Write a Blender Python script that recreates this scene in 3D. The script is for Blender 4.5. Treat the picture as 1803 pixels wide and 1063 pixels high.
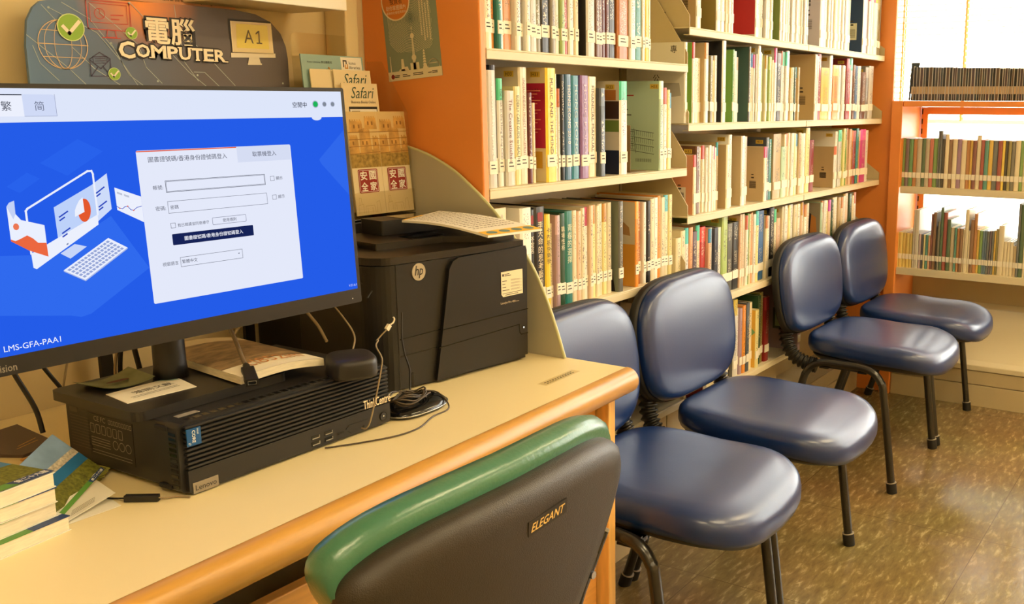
import bpy, bmesh, math, random
from math import sin, cos, pi, radians as rad
from mathutils import Vector, Matrix

for _o in list(bpy.data.objects):
    bpy.data.objects.remove(_o)
SC = bpy.context.scene
COL = SC.collection

# ------------------------------------------------------------------ camera
CAMH = 1.22
cd = bpy.data.cameras.new('camera')
cam = bpy.data.objects.new('camera', cd)
COL.objects.link(cam)
SC.camera = cam
cd.sensor_width = 36.0
cd.lens = 36.0 * 1716.28 / 1803.0
cd.shift_x = -(1176.7 - 901.5) / 1803.0
cd.shift_y = -(531.5 - 497.14) / 1803.0
cd.clip_start = 0.02
YAW, PIT, ROL = 0.52147, 0.17972, 0.00737
_F = Vector((cos(YAW) * cos(PIT), sin(YAW) * cos(PIT), -sin(PIT)))
_R = Vector((sin(YAW), -cos(YAW), 0))
_U = _R.cross(_F)
_R2 = _R * cos(ROL) + _U * sin(ROL)
_U2 = -_R * sin(ROL) + _U * cos(ROL)
cam.matrix_world = Matrix(((_R2.x, _U2.x, -_F.x, 0), (_R2.y, _U2.y, -_F.y, 0), (_R2.z, _U2.z, -_F.z, CAMH), (0, 0, 0, 1)))

# ------------------------------------------------------------------ light
SC.view_settings.view_transform = 'Standard'
SC.view_settings.look = 'None'
SC.view_settings.exposure = 0.0
SC.view_settings.gamma = 1.0
LAMP = (1.0, 0.78, 0.43)          # warm fluorescent tubes
LAMP_STRENGTH = 30.0
SKY_STRENGTH = 11.0
wd = bpy.data.worlds.new('daylight')
SC.world = wd
wd.use_nodes = True
_bg = wd.node_tree.nodes['Background']
_bg.inputs[0].default_value = (1.0, 0.97, 0.90, 1)
_bg.inputs[1].default_value = SKY_STRENGTH
_pl = bpy.data.lights.new('window_portal', 'AREA')
_pl.shape = 'RECTANGLE'
_pl.size = 3.6
_pl.size_y = 1.9
_pl.cycles.is_portal = True
_po = bpy.data.objects.new('window_portal', _pl)
COL.objects.link(_po)
_po.location = (4.70, -0.2, 1.45)
_po.rotation_euler = (0, rad(90), 0)


# ------------------------------------------------------------------ materials
def lin(c):
    return tuple(((x / 255.0) / 12.92 if x / 255.0 <= 0.04045 else ((x / 255.0 + 0.055) / 1.055) ** 2.4) for x in c[:3])


MATS = {}


def M(name, c=(200, 200, 200), rough=0.5, metal=0.0, noise=0.0, nscale=20.0, bump=0.0, bscale=200.0, coat=0.0, spec=0.5, stretch=None, c2=None):
    if name in MATS:
        return MATS[name]
    m = bpy.data.materials.new(name)
    m.use_nodes = True
    nt = m.node_tree
    b = nt.nodes['Principled BSDF']
    col = lin(c)
    b.inputs['Base Color'].default_value = (*col, 1)
    b.inputs['Roughness'].default_value = rough
    b.inputs['Metallic'].default_value = metal
    b.inputs['Specular IOR Level'].default_value = spec
    b.inputs['Coat Weight'].default_value = coat
    b.inputs['Coat Roughness'].default_value = max(0.03, rough * 0.75)
    tc = None
    if noise > 0 or bump > 0:
        tc = nt.nodes.new('ShaderNodeTexCoord')
        mp = nt.nodes.new('ShaderNodeMapping')
        if stretch:
            mp.inputs['Scale'].default_value = stretch
        nt.links.new(tc.outputs['Object'], mp.inputs['Vector'])
    if noise > 0:
        n = nt.nodes.new('ShaderNodeTexNoise')
        n.inputs['Scale'].default_value = nscale
        n.inputs['Detail'].default_value = 5
        nt.links.new(mp.outputs[0], n.inputs['Vector'])
        r = nt.nodes.new('ShaderNodeValToRGB')
        r.color_ramp.elements[0].position = 0.3
        r.color_ramp.elements[1].position = 0.7
        ca = lin(c2) if c2 else tuple(x * (1 - noise) for x in col)
        r.color_ramp.elements[0].color = (*ca, 1)
        r.color_ramp.elements[1].color = (*(col if c2 else tuple(min(1, x * (1 + noise * 0.5)) for x in col)), 1)
        nt.links.new(n.outputs['Fac'], r.inputs['Fac'])
        nt.links.new(r.outputs['Color'], b.inputs['Base Color'])
    if bump > 0:
        n2 = nt.nodes.new('ShaderNodeTexNoise')
        n2.inputs['Scale'].default_value = bscale
        n2.inputs['Detail'].default_value = 3
        nt.links.new(mp.outputs[0], n2.inputs['Vector'])
        bp = nt.nodes.new('ShaderNodeBump')
        bp.inputs['Strength'].default_value = bump
        bp.inputs['Distance'].default_value = 0.002
        nt.links.new(n2.outputs['Fac'], bp.inputs['Height'])
        nt.links.new(bp.outputs[0], b.inputs['Normal'])
    MATS[name] = m
    return m


def EM(name, c, s=1.0):
    if name in MATS:
        return MATS[name]
    m = bpy.data.materials.new(name)
    m.use_nodes = True
    nt = m.node_tree
    nt.nodes.remove(nt.nodes['Principled BSDF'])
    e = nt.nodes.new('ShaderNodeEmission')
    e.inputs[0].default_value = (*lin(c), 1)
    e.inputs[1].default_value = s
    nt.links.new(e.outputs[0], nt.nodes['Material Output'].inputs[0])
    MATS[name] = m
    return m


def CLEAR(name, tint=(1, 1, 1), gloss=0.08, rough=0.05):
    if name in MATS:
        return MATS[name]
    m = bpy.data.materials.new(name)
    m.use_nodes = True
    nt = m.node_tree
    nt.nodes.remove(nt.nodes['Principled BSDF'])
    t = nt.nodes.new('ShaderNodeBsdfTransparent')
    t.inputs[0].default_value = (*tint, 1)
    g = nt.nodes.new('ShaderNodeBsdfGlossy')
    g.inputs['Roughness'].default_value = rough
    mx = nt.nodes.new('ShaderNodeMixShader')
    mx.inputs[0].default_value = gloss
    nt.links.new(t.outputs[0], mx.inputs[1])
    nt.links.new(g.outputs[0], mx.inputs[2])
    nt.links.new(mx.outputs[0], nt.nodes['Material Output'].inputs[0])
    MATS[name] = m
    return m


# ------------------------------------------------------------------ mesh builder
class MB:
    def __init__(s):
        s.v = []
        s.f = []
        s.mi = []
        s.sm = []

    def add(s, vs, fs, mi=0, smooth=False):
        o = len(s.v)
        s.v += [tuple(x) for x in vs]
        for f in fs:
            s.f.append([i + o for i in f])
            s.mi.append(mi)
            s.sm.append(smooth)
        return s

    def box(s, a, b, mi=0):
        x0, y0, z0 = [min(a[i], b[i]) for i in range(3)]
        x1, y1, z1 = [max(a[i], b[i]) for i in range(3)]
        v = [(x0, y0, z0), (x1, y0, z0), (x1, y1, z0), (x0, y1, z0), (x0, y0, z1), (x1, y0, z1), (x1, y1, z1), (x0, y1, z1)]
        return s.add(v, [(3, 2, 1, 0), (4, 5, 6, 7), (0, 1, 5, 4), (1, 2, 6, 5), (2, 3, 7, 6), (3, 0, 4, 7)], mi)

    def prism(s, poly, o, u, v, d, mi=0, smooth=False):
        """polygon (u,v coords) at origin o with axes u,v, extruded by vector d"""
        o, u, v, d = Vector(o), Vector(u), Vector(v), Vector(d)
        n = len(poly)
        if u.cross(v).dot(d) > 0:
            poly = poly if _area(poly) < 0 else poly[::-1]
        else:
            poly = poly if _area(poly) > 0 else poly[::-1]
        a = [o + u * p[0] + v * p[1] for p in poly]
        b = [q + d for q in a]
        s.add(a + b, [tuple(range(n)), tuple(range(2 * n - 1, n - 1, -1))], mi)
        s.add(a + b, [(i, i + n, (i + 1) % n + n, (i + 1) % n) for i in range(n)], mi, smooth)
        return s

    def flat(s, poly, o, u, v, mi=0):
        o, u, v = Vector(o), Vector(u), Vector(v)
        poly = poly if _area(poly) > 0 else poly[::-1]
        return s.add([o + u * p[0] + v * p[1] for p in poly], [tuple(range(len(poly)))], mi)

    def tube(s, path, r, n=8, mi=0, caps=True, flatten=1.0):
        P = [Vector(p) for p in path]
        rings = []
        up = None
        for i, p in enumerate(P):
            t = (P[min(i + 1, len(P) - 1)] - P[max(i - 1, 0)]).normalized()
            if up is None:
                a = Vector((0, 0, 1)) if abs(t.z) < 0.9 else Vector((1, 0, 0))
                up = (a - t * a.dot(t)).normalized()
            else:
                up = (up - t * up.dot(t)).normalized()
            b = t.cross(up)
            rr = r[i] if isinstance(r, (list, tuple)) else r
            rings.append([p + (up * cos(2 * pi * k / n) + b * sin(2 * pi * k / n) * flatten) * rr for k in range(n)])
        vs = [q for rg in rings for q in rg]
        fs = []
        for i in range(len(P) - 1):
            for k in range(n):
                fs.append((i * n + k, i * n + (k + 1) % n, (i + 1) * n + (k + 1) % n, (i + 1) * n + k))
        s.add(vs, fs, mi, True)
        if caps:
            s.add(rings[0], [tuple(range(n))[::-1]], mi)
            s.add(rings[-1], [tuple(range(n))], mi)
        return s

    def rings(s, rings, mi=0, caps=(True, True), smooth=True):
        n = len(rings[0])
        vs = [q for rg in rings for q in rg]
        fs = []
        for i in range(len(rings) - 1):
            for k in range(n):
                fs.append((i * n + k, i * n + (k + 1) % n, (i + 1) * n + (k + 1) % n, (i + 1) * n + k))
        if caps[0]:
            fs.append(tuple(range(n))[::-1])
        if caps[1]:
            fs.append(tuple(range((len(rings) - 1) * n, len(rings) * n)))
        return s.add(vs, fs, mi, smooth)

    def disc(s, c, u, v, r, n=24, mi=0, r2=None):
        c, u, v = Vector(c), Vector(u), Vector(v)
        if r2 is None:
            return s.add([c + u * r * cos(2 * pi * k / n) + v * r * sin(2 * pi * k / n) for k in range(n)], [tuple(range(n))], mi)
        vs = [c + u * q * cos(2 * pi * k / n) + v * q * sin(2 * pi * k / n) for q in (r2, r) for k in range(n)]
        return s.add(vs, [(k, n + k, n + (k + 1) % n, (k + 1) % n) for k in range(n)], mi)

    def line(s, pts, w, o, u, v, mi=0, closed=False):
        """flat stroke through 2-D points"""
        o, u, v = Vector(o), Vector(u), Vector(v)
        pts = list(pts)
        if closed:
            pts = pts + [pts[0]]
        for a, b in zip(pts[:-1], pts[1:]):
            dx, dy = b[0] - a[0], b[1] - a[1]
            L = math.hypot(dx, dy) or 1e-9
            dx, dy = dx / L, dy / L
            nx, ny = -dy * w / 2, dx * w / 2
            ex, ey = dx * w / 2, dy * w / 2
            q = [(a[0] - ex - nx, a[1] - ey - ny), (b[0] + ex - nx, b[1] + ey - ny), (b[0] + ex + nx, b[1] + ey + ny), (a[0] - ex + nx, a[1] - ey + ny)]
            s.flat(q, o, u, v, mi)
        return s

    def mesh(s, name, mats, off=(0, 0, 0)):
        me = bpy.data.meshes.new(name)
        ox, oy, oz = off
        me.from_pydata([(x - ox, y - oy, z - oz) for x, y, z in s.v], [], s.f)
        for m in mats:
            me.materials.append(m)
        me.polygons.foreach_set('material_index', s.mi)
        me.polygons.foreach_set('use_smooth', s.sm)
        me.update()
        return me


def _area(p):
    return sum(p[i][0] * p[(i + 1) % len(p)][1] - p[(i + 1) % len(p)][0] * p[i][1] for i in range(len(p)))


def rrect(x0, y0, x1, y1, r, n=5):
    o = []
    rs = r if isinstance(r, (list, tuple)) else [r] * 4
    for (cx, cy, a, q) in ((x1 - rs[0], y0 + rs[0], -90, rs[0]), (x1 - rs[1], y1 - rs[1], 0, rs[1]), (x0 + rs[2], y1 - rs[2], 90, rs[2]), (x0 + rs[3], y0 + rs[3], 180, rs[3])):
        if q < 1e-6:
            o.append((cx, cy))
            continue
        for k in range(n + 1):
            t = rad(a + 90 * k / n)
            o.append((cx + q * cos(t), cy + q * sin(t)))
    return o


def smooth_path(pts, n=6):
    """Catmull-Rom through points"""
    P = [Vector(p) for p in pts]
    P = [P[0] * 2 - P[1]] + P + [P[-1] * 2 - P[-2]]
    o = []
    for i in range(1, len(P) - 2):
        for k in range(n):
            t = k / n
            a, b, c, d = P[i - 1], P[i], P[i + 1], P[i + 2]
            o.append(0.5 * ((2 * b) + (c - a) * t + (2 * a - 5 * b + 4 * c - d) * t * t + (3 * b - a - 3 * c + d) * t ** 3))
    o.append(P[-2])
    return o


# ------------------------------------------------------------------ objects
def root_loc(o):
    l = Vector((0, 0, 0))
    while o is not None:
        l += o.location
        o = o.parent
    return l


def tag(o, label, cat, group=None, kind=None):
    if label:
        o['label'] = label
    if cat:
        o['category'] = cat
    if group:
        o['group'] = group
    if kind:
        o['kind'] = kind
    return o


def thing(name, label, cat, loc=(0, 0, 0), rotz=0, group=None):
    o = bpy.data.objects.new(name, None)
    COL.objects.link(o)
    o.empty_display_size = 0.05
    o.location = loc
    o.rotation_euler = (0, 0, rotz)
    return tag(o, label, cat, group)


def part(name, mb, mats, parent, world=True, bevel=0, seg=2, sub=0, label=None):
    """child mesh; world=True: builder coordinates are world coordinates (unrotated parent)"""
    mats = mats if isinstance(mats, (list, tuple)) else [mats]
    off = root_loc(parent) if world else (0, 0, 0)
    o = bpy.data.objects.new(name, mb.mesh(name, mats, off))
    COL.objects.link(o)
    o.parent = parent
    _mods(o, bevel, seg, sub)
    if label:
        o['label'] = label
    return o


def _mods(o, bevel, seg, sub):
    if bevel:
        m = o.modifiers.new('bevel', 'BEVEL')
        m.width = bevel
        m.segments = seg
        m.limit_method = 'ANGLE'
        m.angle_limit = rad(40)
        m.harden_normals = False
    if sub:
        m = o.modifiers.new('sub', 'SUBSURF')
        m.levels = sub
        m.render_levels = sub


def solo(name, mb, mats, label=None, cat=None, group=None, kind=None, bevel=0, seg=2, sub=0, loc=None):
    """a thing that is one mesh; its origin goes to the base of its bounding box"""
    mats = mats if isinstance(mats, (list, tuple)) else [mats]
    if loc is None:
        xs, ys, zs = zip(*mb.v)
        loc = ((min(xs) + max(xs)) / 2, (min(ys) + max(ys)) / 2, min(zs))
    o = bpy.data.objects.new(name, mb.mesh(name, mats, loc))
    COL.objects.link(o)
    o.location = loc
    _mods(o, bevel, seg, sub)
    return tag(o, label, cat, group, kind)


def struct(name, mb, mats, **k):
    return solo(name, mb, mats, kind='structure', **k)


_TXT = {}


def text_mesh(body, res=2, bold=0.0):
    key = (body, res, bold)
    if key not in _TXT:
        c = bpy.data.curves.new('lettering', 'FONT')
        c.body = body
        c.resolution_u = res
        c.offset = bold
        o = bpy.data.objects.new('lettering', c)
        COL.objects.link(o)
        bpy.context.view_layer.update()
        me = bpy.data.meshes.new_from_object(o.evaluated_get(bpy.context.evaluated_depsgraph_get()))
        vs = [(v.co.x, v.co.y) for v in me.vertices]
        fs = [tuple(p.vertices) for p in me.polygons]
        bpy.data.objects.remove(o)
        bpy.data.curves.remove(c)
        bpy.data.meshes.remove(me)
        _TXT[key] = (vs, fs)
    return _TXT[key]


def put_text(mb, body, c, u, v, w=None, h=None, res=2, bold=0.0, shear=0.0, mi=0):
    """add lettering centred at c, fitted to width w and/or height h along u / v"""
    vs, fs = text_mesh(body, res, bold)
    if not vs:
        return mb
    xs = [p[0] + shear * p[1] for p in vs]
    ys = [p[1] for p in vs]
    x0, x1, y0, y1 = min(xs), max(xs), min(ys), max(ys)
    sx = w / (x1 - x0) if w else None
    sy = h / (y1 - y0) if h else None
    sx = sx or sy
    sy = sy or sx
    c, u, v = Vector(c), Vector(u), Vector(v)
    flip = False
    pts = [c + u * ((x - (x0 + x1) / 2) * sx) + v * ((y - (y0 + y1) / 2) * sy) for x, y in zip(xs, ys)]
    return mb.add(pts, fs, mi)


X_, Y_, Z_ = Vector((1, 0, 0)), Vector((0, 1, 0)), Vector((0, 0, 1))

# ------------------------------------------------------------------ setting
m_wall = M('wall_paint', (226, 206, 160), 0.75, noise=0.05, nscale=3, bump=0.05, bscale=300)
m_ceil = M('ceiling_paint', (235, 232, 222), 0.85)
m_cream = M('cream_steel', (222, 210, 178), 0.42)
m_cream_d = M('cream_steel_dark', (200, 184, 146), 0.5, noise=0.06, nscale=8)  # darker, faintly mottled cream for brackets, back panels and plinths
m_orange = M('orange_laminate', (238, 148, 70), 0.38, noise=0.05, nscale=4)
m_orange_edge = M('orange_edge', (240, 158, 80), 0.35)
m_white = M('white_paint', (240, 238, 230), 0.5)
m_black = M('black_plastic', (26, 25, 24), 0.42, bump=0.08, bscale=900)
m_black_g = M('black_gloss', (14, 14, 14), 0.15)
m_black_m = M('black_matte', (22, 21, 20), 0.6)
m_steel = M('chrome', (190, 190, 190), 0.25, metal=1.0)
m_ink = M('ink', (35, 32, 28), 0.6)
m_paper = M('paper', (238, 234, 222), 0.7)
m_pages = M('page_edges', (228, 218, 192), 0.8, noise=0.12, nscale=60, stretch=(1, 1, 6))


def floor_mat():
    m = bpy.data.materials.new('vinyl_floor')
    m.use_nodes = True
    nt = m.node_tree
    L = nt.links.new
    b = nt.nodes['Principled BSDF']
    tc = nt.nodes.new('ShaderNodeTexCoord')
    mp = nt.nodes.new('ShaderNodeMapping')
    mp.inputs['Scale'].default_value = (1.0, 3.4, 1)
    mp.inputs['Rotation'].default_value = (0, 0, -0.55)
    L(tc.outputs['Object'], mp.inputs[0])
    wv = nt.nodes.new('ShaderNodeTexNoise')
    wv.inputs['Scale'].default_value = 17
    wv.inputs['Detail'].default_value = 8
    wv.inputs['Roughness'].default_value = 0.65
    wv.inputs['Distortion'].default_value = 0.35
    L(mp.outputs[0], wv.inputs['Vector'])
    r = nt.nodes.new('ShaderNodeValToRGB')
    e = r.color_ramp.elements
    e[0].position, e[0].color = 0.30, (*lin((122, 102, 66)), 1)
    e[1].position, e[1].color = 0.55, (*lin((148, 126, 82)), 1)
    x = r.color_ramp.elements.new(0.70)
    x.color = (*lin((200, 178, 128)), 1)
    L(wv.outputs['Fac'], r.inputs[0])
    big = nt.nodes.new('ShaderNodeTexNoise')
    big.inputs['Scale'].default_value = 2.5
    L(tc.outputs['Object'], big.inputs['Vector'])
    mx = nt.nodes.new('ShaderNodeMix')
    mx.data_type = 'RGBA'
    mx.blend_type = 'MULTIPLY'
    mx.inputs[0].default_value = 0.35
    L(r.outputs[0], mx.inputs[6])
    L(big.outputs['Color'], mx.inputs[7])
    # tile joints: thin dark lines every 0.6 m
    sp = nt.nodes.new('ShaderNodeSeparateXYZ')
    L(tc.outputs['Object'], sp.inputs[0])
    outs = []
    for k, offs in ((0, 0.28), (1, 0.08)):
        a = nt.nodes.new('ShaderNodeMath')
        a.operation = 'ADD'
        a.inputs[1].default_value = offs + 60
        L(sp.outputs[k], a.inputs[0])
        q = nt.nodes.new('ShaderNodeMath')
        q.operation = 'MODULO'
        q.inputs[1].default_value = 0.6
        L(a.outputs[0], q.inputs[0])
        t = nt.nodes.new('ShaderNodeMath')
        t.operation = 'LESS_THAN'
        t.inputs[1].default_value = 0.0022
        L(q.outputs[0], t.inputs[0])
        outs.append(t)
    ad = nt.nodes.new('ShaderNodeMath')
    ad.operation = 'MAXIMUM'
    L(outs[0].outputs[0], ad.inputs[0])
    L(outs[1].outputs[0], ad.inputs[1])
    mx2 = nt.nodes.new('ShaderNodeMix')
    mx2.data_type = 'RGBA'
    L(ad.outputs[0], mx2.inputs[0])
    L(mx.outputs[2], mx2.inputs[6])
    mx2.inputs[7].default_value = (*lin((96, 78, 50)), 1)
    L(mx2.outputs[2], b.inputs['Base Color'])
    b.inputs['Roughness'].default_value = 0.3
    rr = nt.nodes.new('ShaderNodeMapRange')
    rr.inputs[3].default_value = 0.07
    rr.inputs[4].default_value = 0.2
    L(wv.outputs['Fac'], rr.inputs[0])
    L(rr.outputs[0], b.inputs['Roughness'])
    bp = nt.nodes.new('ShaderNodeBump')
    bp.inputs['Strength'].default_value = 0.14
    bp.inputs['Distance'].default_value = 0.004
    L(wv.outputs['Fac'], bp.inputs['Height'])
    L(bp.outputs[0], b.inputs['Normal'])
    return m


XL, XR, YB, YF, ZC = -1.6, 4.62, 1.60, -3.2, 2.6
struct('floor', MB().box((XL - .1, YF - .1, -.1), (XR + .1, YB + .1, 0)), floor_mat(), loc=(0, 0, 0))
struct('ceiling', MB().box((XL - .1, YF - .1, ZC), (XR + .1, YB + .1, ZC + .1)), m_ceil)
struct('wall_back', MB().box((XL, YB, 0), (XR, YB + .1, ZC)), m_wall)
struct('wall_left', MB().box((XL - .1, YF, 0), (XL, YB, ZC)), m_wall)
struct('wall_front', MB().box((XL, YF - .1, 0), (XR, YF, ZC)), m_wall)
# window wall: opening y -2.0..1.45, z 0.55..2.35
w = MB()
w.box((XR, YF, 0), (XR + .1, YB, .55)).box((XR, YF, 2.35), (XR + .1, YB, ZC)).box((XR, YF, .55), (XR + .1, -2.0, 2.35)).box((XR, 1.50, .55), (XR + .1, YB, 2.35))
struct('wall_window', w, m_wall)
m_wframe = M('window_frame_metal', (150, 130, 105), 0.45)
wf = MB()
for y in (-2.0, -1.14, -.28, .58, 1.45):
    wf.box((XR + .02, y, .55), (XR + .07, y + .05, 2.35))
wf.box((XR + .02, -2.0, .55), (XR + .07, 1.5, .60)).box((XR + .02, -2.0, 2.30), (XR + .07, 1.5, 2.35)).box((XR + .02, -2, 1.75), (XR + .07, 1.5, 1.79))
win = struct('window_1', wf, m_wframe)
win['kind'] = 'structure'
gl = MB().box((XR + .042, -2.0, .56), (XR + .048, 1.5, 2.34))
part('pane', gl, CLEAR('window_glass', (0.97, 0.98, 0.97), 0.05, 0.02), win)
sill = MB().box((XR - .09, -2.05, .52), (XR + .02, 1.55, .552))
part('sill', sill, m_white, win)
# corner pier and pipe casing on the back wall
struct('trim_1', MB().box((1.397, 1.54, 0), (1.43, 1.60, ZC)), m_wall, bevel=.004)
struct('trim_2', MB().box((XL, 1.582, ZC - .08), (4.6, 1.60, ZC)), m_wall)

# ceiling lamps
m_diff = EM('lamp_diffuser', (255, 255, 255), 1)
_e = [n for n in m_diff.node_tree.nodes if n.type == 'EMISSION'][0]
_e.inputs[0].default_value = (*LAMP, 1)
_e.inputs[1].default_value = LAMP_STRENGTH
LAMPS = [(-.3, -.55), (1.9, -.55), (3.8, -.45), (-.3, -2.3), (1.9, -2.3), (3.8, -2.3)]
NAMES = ['in front of the desk', 'in front of the blue chairs', 'in front of the window corner', 'behind the photographer on the left', 'behind the photographer in the middle', 'behind the photographer by the window']
for (x, y), nm in zip(LAMPS, NAMES):
    t = thing('ceiling_light', 'white framed fluorescent ceiling light ' + nm, 'lamp', (x, y, ZC - .06), 0, 'fluorescent ceiling lights')
    f = MB()
    f.box((-.62, -.16, .0), (.62, -.13, .06)).box((-.62, .13, .0), (.62, .16, .06)).box((-.62, -.13, 0), (-.59, .13, .06)).box((.59, -.13, 0), (.62, .13, .06))
    part('frame', f, m_white, t, world=False)
    part('diffuser', MB().box((-.59, -.13, .012), (.59, .13, .02)), m_diff, t, world=False)

# venetian blind in front of the window
bl = thing('venetian_blind', 'cream venetian blind with thin slats and cords over the bright window', 'blind', (4.52, -.2, 1.10))
m_slat = M('blind_slat', (246, 240, 222), 0.5)
_b = m_slat.node_tree.nodes['Principled BSDF']
tr = m_slat.node_tree.nodes.new('ShaderNodeBsdfTranslucent')
tr.inputs[0].default_value = (*lin((250, 240, 215)), 1)
mxs = m_slat.node_tree.nodes.new('ShaderNodeMixShader')
mxs.inputs[0].default_value = 0.45
m_slat.node_tree.links.new(_b.outputs[0], mxs.inputs[1])
m_slat.node_tree.links.new(tr.outputs[0], mxs.inputs[2])
m_slat.node_tree.links.new(mxs.outputs[0], m_slat.node_tree.nodes['Material Output'].inputs[0])
sl = MB()
z = 1.18
while z < 2.33:
    dx, dz = .011, .005
    sl.add([(4.52 - dx, -2.0, z - dz), (4.52 + dx, -2.0, z + dz), (4.52 + dx, 1.47, z + dz), (4.52 - dx, 1.47, z - dz),
            (4.52 - dx, -2.0, z - dz + .0012), (4.52 + dx, -2.0, z + dz + .0012), (4.52 + dx, 1.47, z + dz + .0012), (4.52 - dx, 1.47, z - dz + .0012)],
           [(3, 2, 1, 0), (4, 5, 6, 7), (0, 1, 5, 4), (1, 2, 6, 5), (2, 3, 7, 6), (3, 0, 4, 7)])
    z += .026
part('slats', sl, m_slat, bl)
part('bottom_rail', MB().box((4.505, -2.0, 1.148), (4.535, 1.47, 1.165)), m_slat, bl, bevel=.002)
m_cord = M('blind_cord', (230, 205, 140), 0.7)
for y in (1.36, 1.08, .80, .52, .24, -.1, -.5, -1.0, -1.5):
    part('ladder_cord', MB().box((4.503, y - .004, 1.16), (4.5045, y + .004, 2.34)).box((4.5355, y - .004, 1.16), (4.537, y + .004, 2.34)), m_cord, bl)
part('head_rail', MB().box((4.50, -2.02, 2.34), (4.54, 1.49, 2.38)), m_slat, bl)
# far building seen as bright bands outside the window
struct('balcony_wall', MB().box((7.5, -6, -1), (7.7, 7, .62)).box((7.5, -6, .86), (7.56, 7, .90)).box((7.5, -6, .74), (7.56, 7, .77)), M('render_outside', (235, 230, 220), 0.8))

# ------------------------------------------------------------------ bookcases
SH_Y = 1.285       # front edge of the shelf boards
BACK_Y = 1.505


def board(x0, x1, z, y0=SH_Y, y1=BACK_Y, lip=.021):
    b = MB()
    b.box((x0, y0, z - .004), (x1, y1, z))
    b.box((x0, y0, z - lip), (x1, y0 + .003, z - .004))
    b.box((x0, y0 + .003, z - lip), (x1, y0 + .02, z - lip + .002))
    return b


def bracket(x, z, t=.0025, h=.175):
    poly = [(SH_Y + .001, z + .001), (SH_Y + .001, z + .03), (SH_Y + .10, z + h), (BACK_Y - .006, z + h), (BACK_Y - .006, z + .001)]
    return MB().prism(poly, (x, 0, 0), Y_, Z_, X_ * t)


def clip_slot(x, z):
    return MB().box((x - .0006, SH_Y + .075, z + .038), (x, SH_Y + .105, z + .041)).box((x - .0006, SH_Y + .075, z + .03), (x, SH_Y + .078, z + .041)).box((x - .0006, SH_Y + .102, z + .03), (x, SH_Y + .105, z + .041))


BAYS = [
    ('cream steel bookcase bay with orange end panel beside the computer desk', 1.517, 2.335, [1.328, 1.052, .762, .40], 0),
    ('cream steel bookcase bay in the middle behind the second blue chair', 2.341, 3.180, [1.426, 1.172, .918, .66, .375], 1),
    ('cream steel bookcase bay ending in an orange panel by the window corner', 3.184, 4.016, [1.426, 1.172, .918, .66], 2),
]
for label, x0, x1, zs, k in BAYS:
    t = thing('bookcase', label, 'bookcase', ((x0 + x1) / 2, 1.4, 0), 0, 'steel bookcase bays')
    for z in zs + ([1.705] if k else [1.63]):
        s = part('shelf', board(x0, x1, z), m_cream, t, bevel=.0012, seg=1)
        if k == 0:
            part('bracket', bracket(x1 - .003, z), m_cream_d, s)
            part('slot', clip_slot(x1 - .003, z), m_ink, s)
        if k == 1:
            part('bracket', bracket(x0 + .0005, z), m_cream_d, s)
            part('slot', clip_slot(x0 + .0005, z), m_ink, s)
        if k == 2:
            part('bracket', bracket(x1 - .004, z, h=.10), m_cream_d, s)
    part('back_panel', MB().box((x0, BACK_Y, .02), (x1, BACK_Y + .006, 2.05)), m_cream_d, t)
    if k == 0:
        part('side_panel', MB().box((1.497, SH_Y, 0), (1.5155, 1.60, 2.1)), [m_orange], t, bevel=.003, label='orange laminate end panel')
        part('plinth', MB().box((x0, 1.345, 0), (x1, 1.352, .36)), m_cream_d, t)
    elif k == 1:
        part('plinth', MB().prism([(x0, 0), (3.178, 0), (3.178, .13), (3.11, .296), (3.012, .341), (x0, .341)], (0, 1.345, 0), X_, Z_, Y_ * .007), m_cream_d, t)
    else:
        part('plinth', MB().box((x0, 1.345, 0), (x1, 1.352, .098)).box((x0, 1.345, .101), (x1, 1.352, .155)), m_cream_d, t, bevel=.002)
        part('base_deck', MB().box((x0, 1.352, .145), (x1, BACK_Y, .155)), m_cream, t)
        part('side_panel', MB().box((4.020, 1.245, 0), (4.048, 1.60, 2.1)), m_orange, t, bevel=.003, label='orange laminate end panel')

# bookcase against the window
ex0, ex1 = 4.012, 4.275
t = thing('bookcase', 'low open-backed bookcase under the window with an orange end panel', 'bookcase', (4.14, .3, 0))
EY1, EY0 = 1.193, -.55
part('side_panel', MB().box((4.0, 1.1955, 0), (4.30, 1.242, 1.245)), m_orange, t, bevel=.003, label='orange laminate end panel')
part('side_panel', MB().box((4.0, EY0 - .04, 0), (4.30, EY0 - .002, 1.245)), m_orange, t, bevel=.003, label='orange laminate end panel')
part('top_board', MB().box((4.0, EY0, 1.222), (4.30, EY1, 1.245)), m_orange, t, bevel=.002, label='orange laminate top')
for z in (.895, .552):
    part('shelf', MB().box((ex0, EY0, z - .005), (ex1, EY1, z)).box((ex0, EY0, z - .028), (ex0 + .004, EY1, z - .005)), m_cream, t)
part('upright', MB().box((4.277, 1.165, .1), (4.297, 1.193, 1.22)), m_orange_edge, t)
sl = MB()
for k in range(26):
    sl.box((4.2762, 1.186, .14 + k * .042), (4.2768, 1.191, .14 + k * .042 + .022))
part('slots', sl, m_ink, t)
part('top_rail', MB().box((4.277, EY0, 1.19), (4.297, 1.165, 1.2215)), m_orange_edge, t)
part('back_panel', MB().box((4.276, EY0, .10), (4.282, EY1, .525)), m_cream_d, t)
kb = MB().box((4.012, EY0, 0), (4.275, EY1, .090)).box((4.012, EY0, .093), (4.275, EY1, .150))
part('plinth', kb, m_cream_d, t, bevel=.002)
part('base_shelf', MB().prism([(4.006, .153), (4.27, .153), (4.27, .39), (4.20, .375), (4.03, .19), (4.006, .175)], (0, EY0, 0), X_, Z_, Y_ * (EY1 - EY0)), m_cream, t, bevel=.003)

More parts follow.
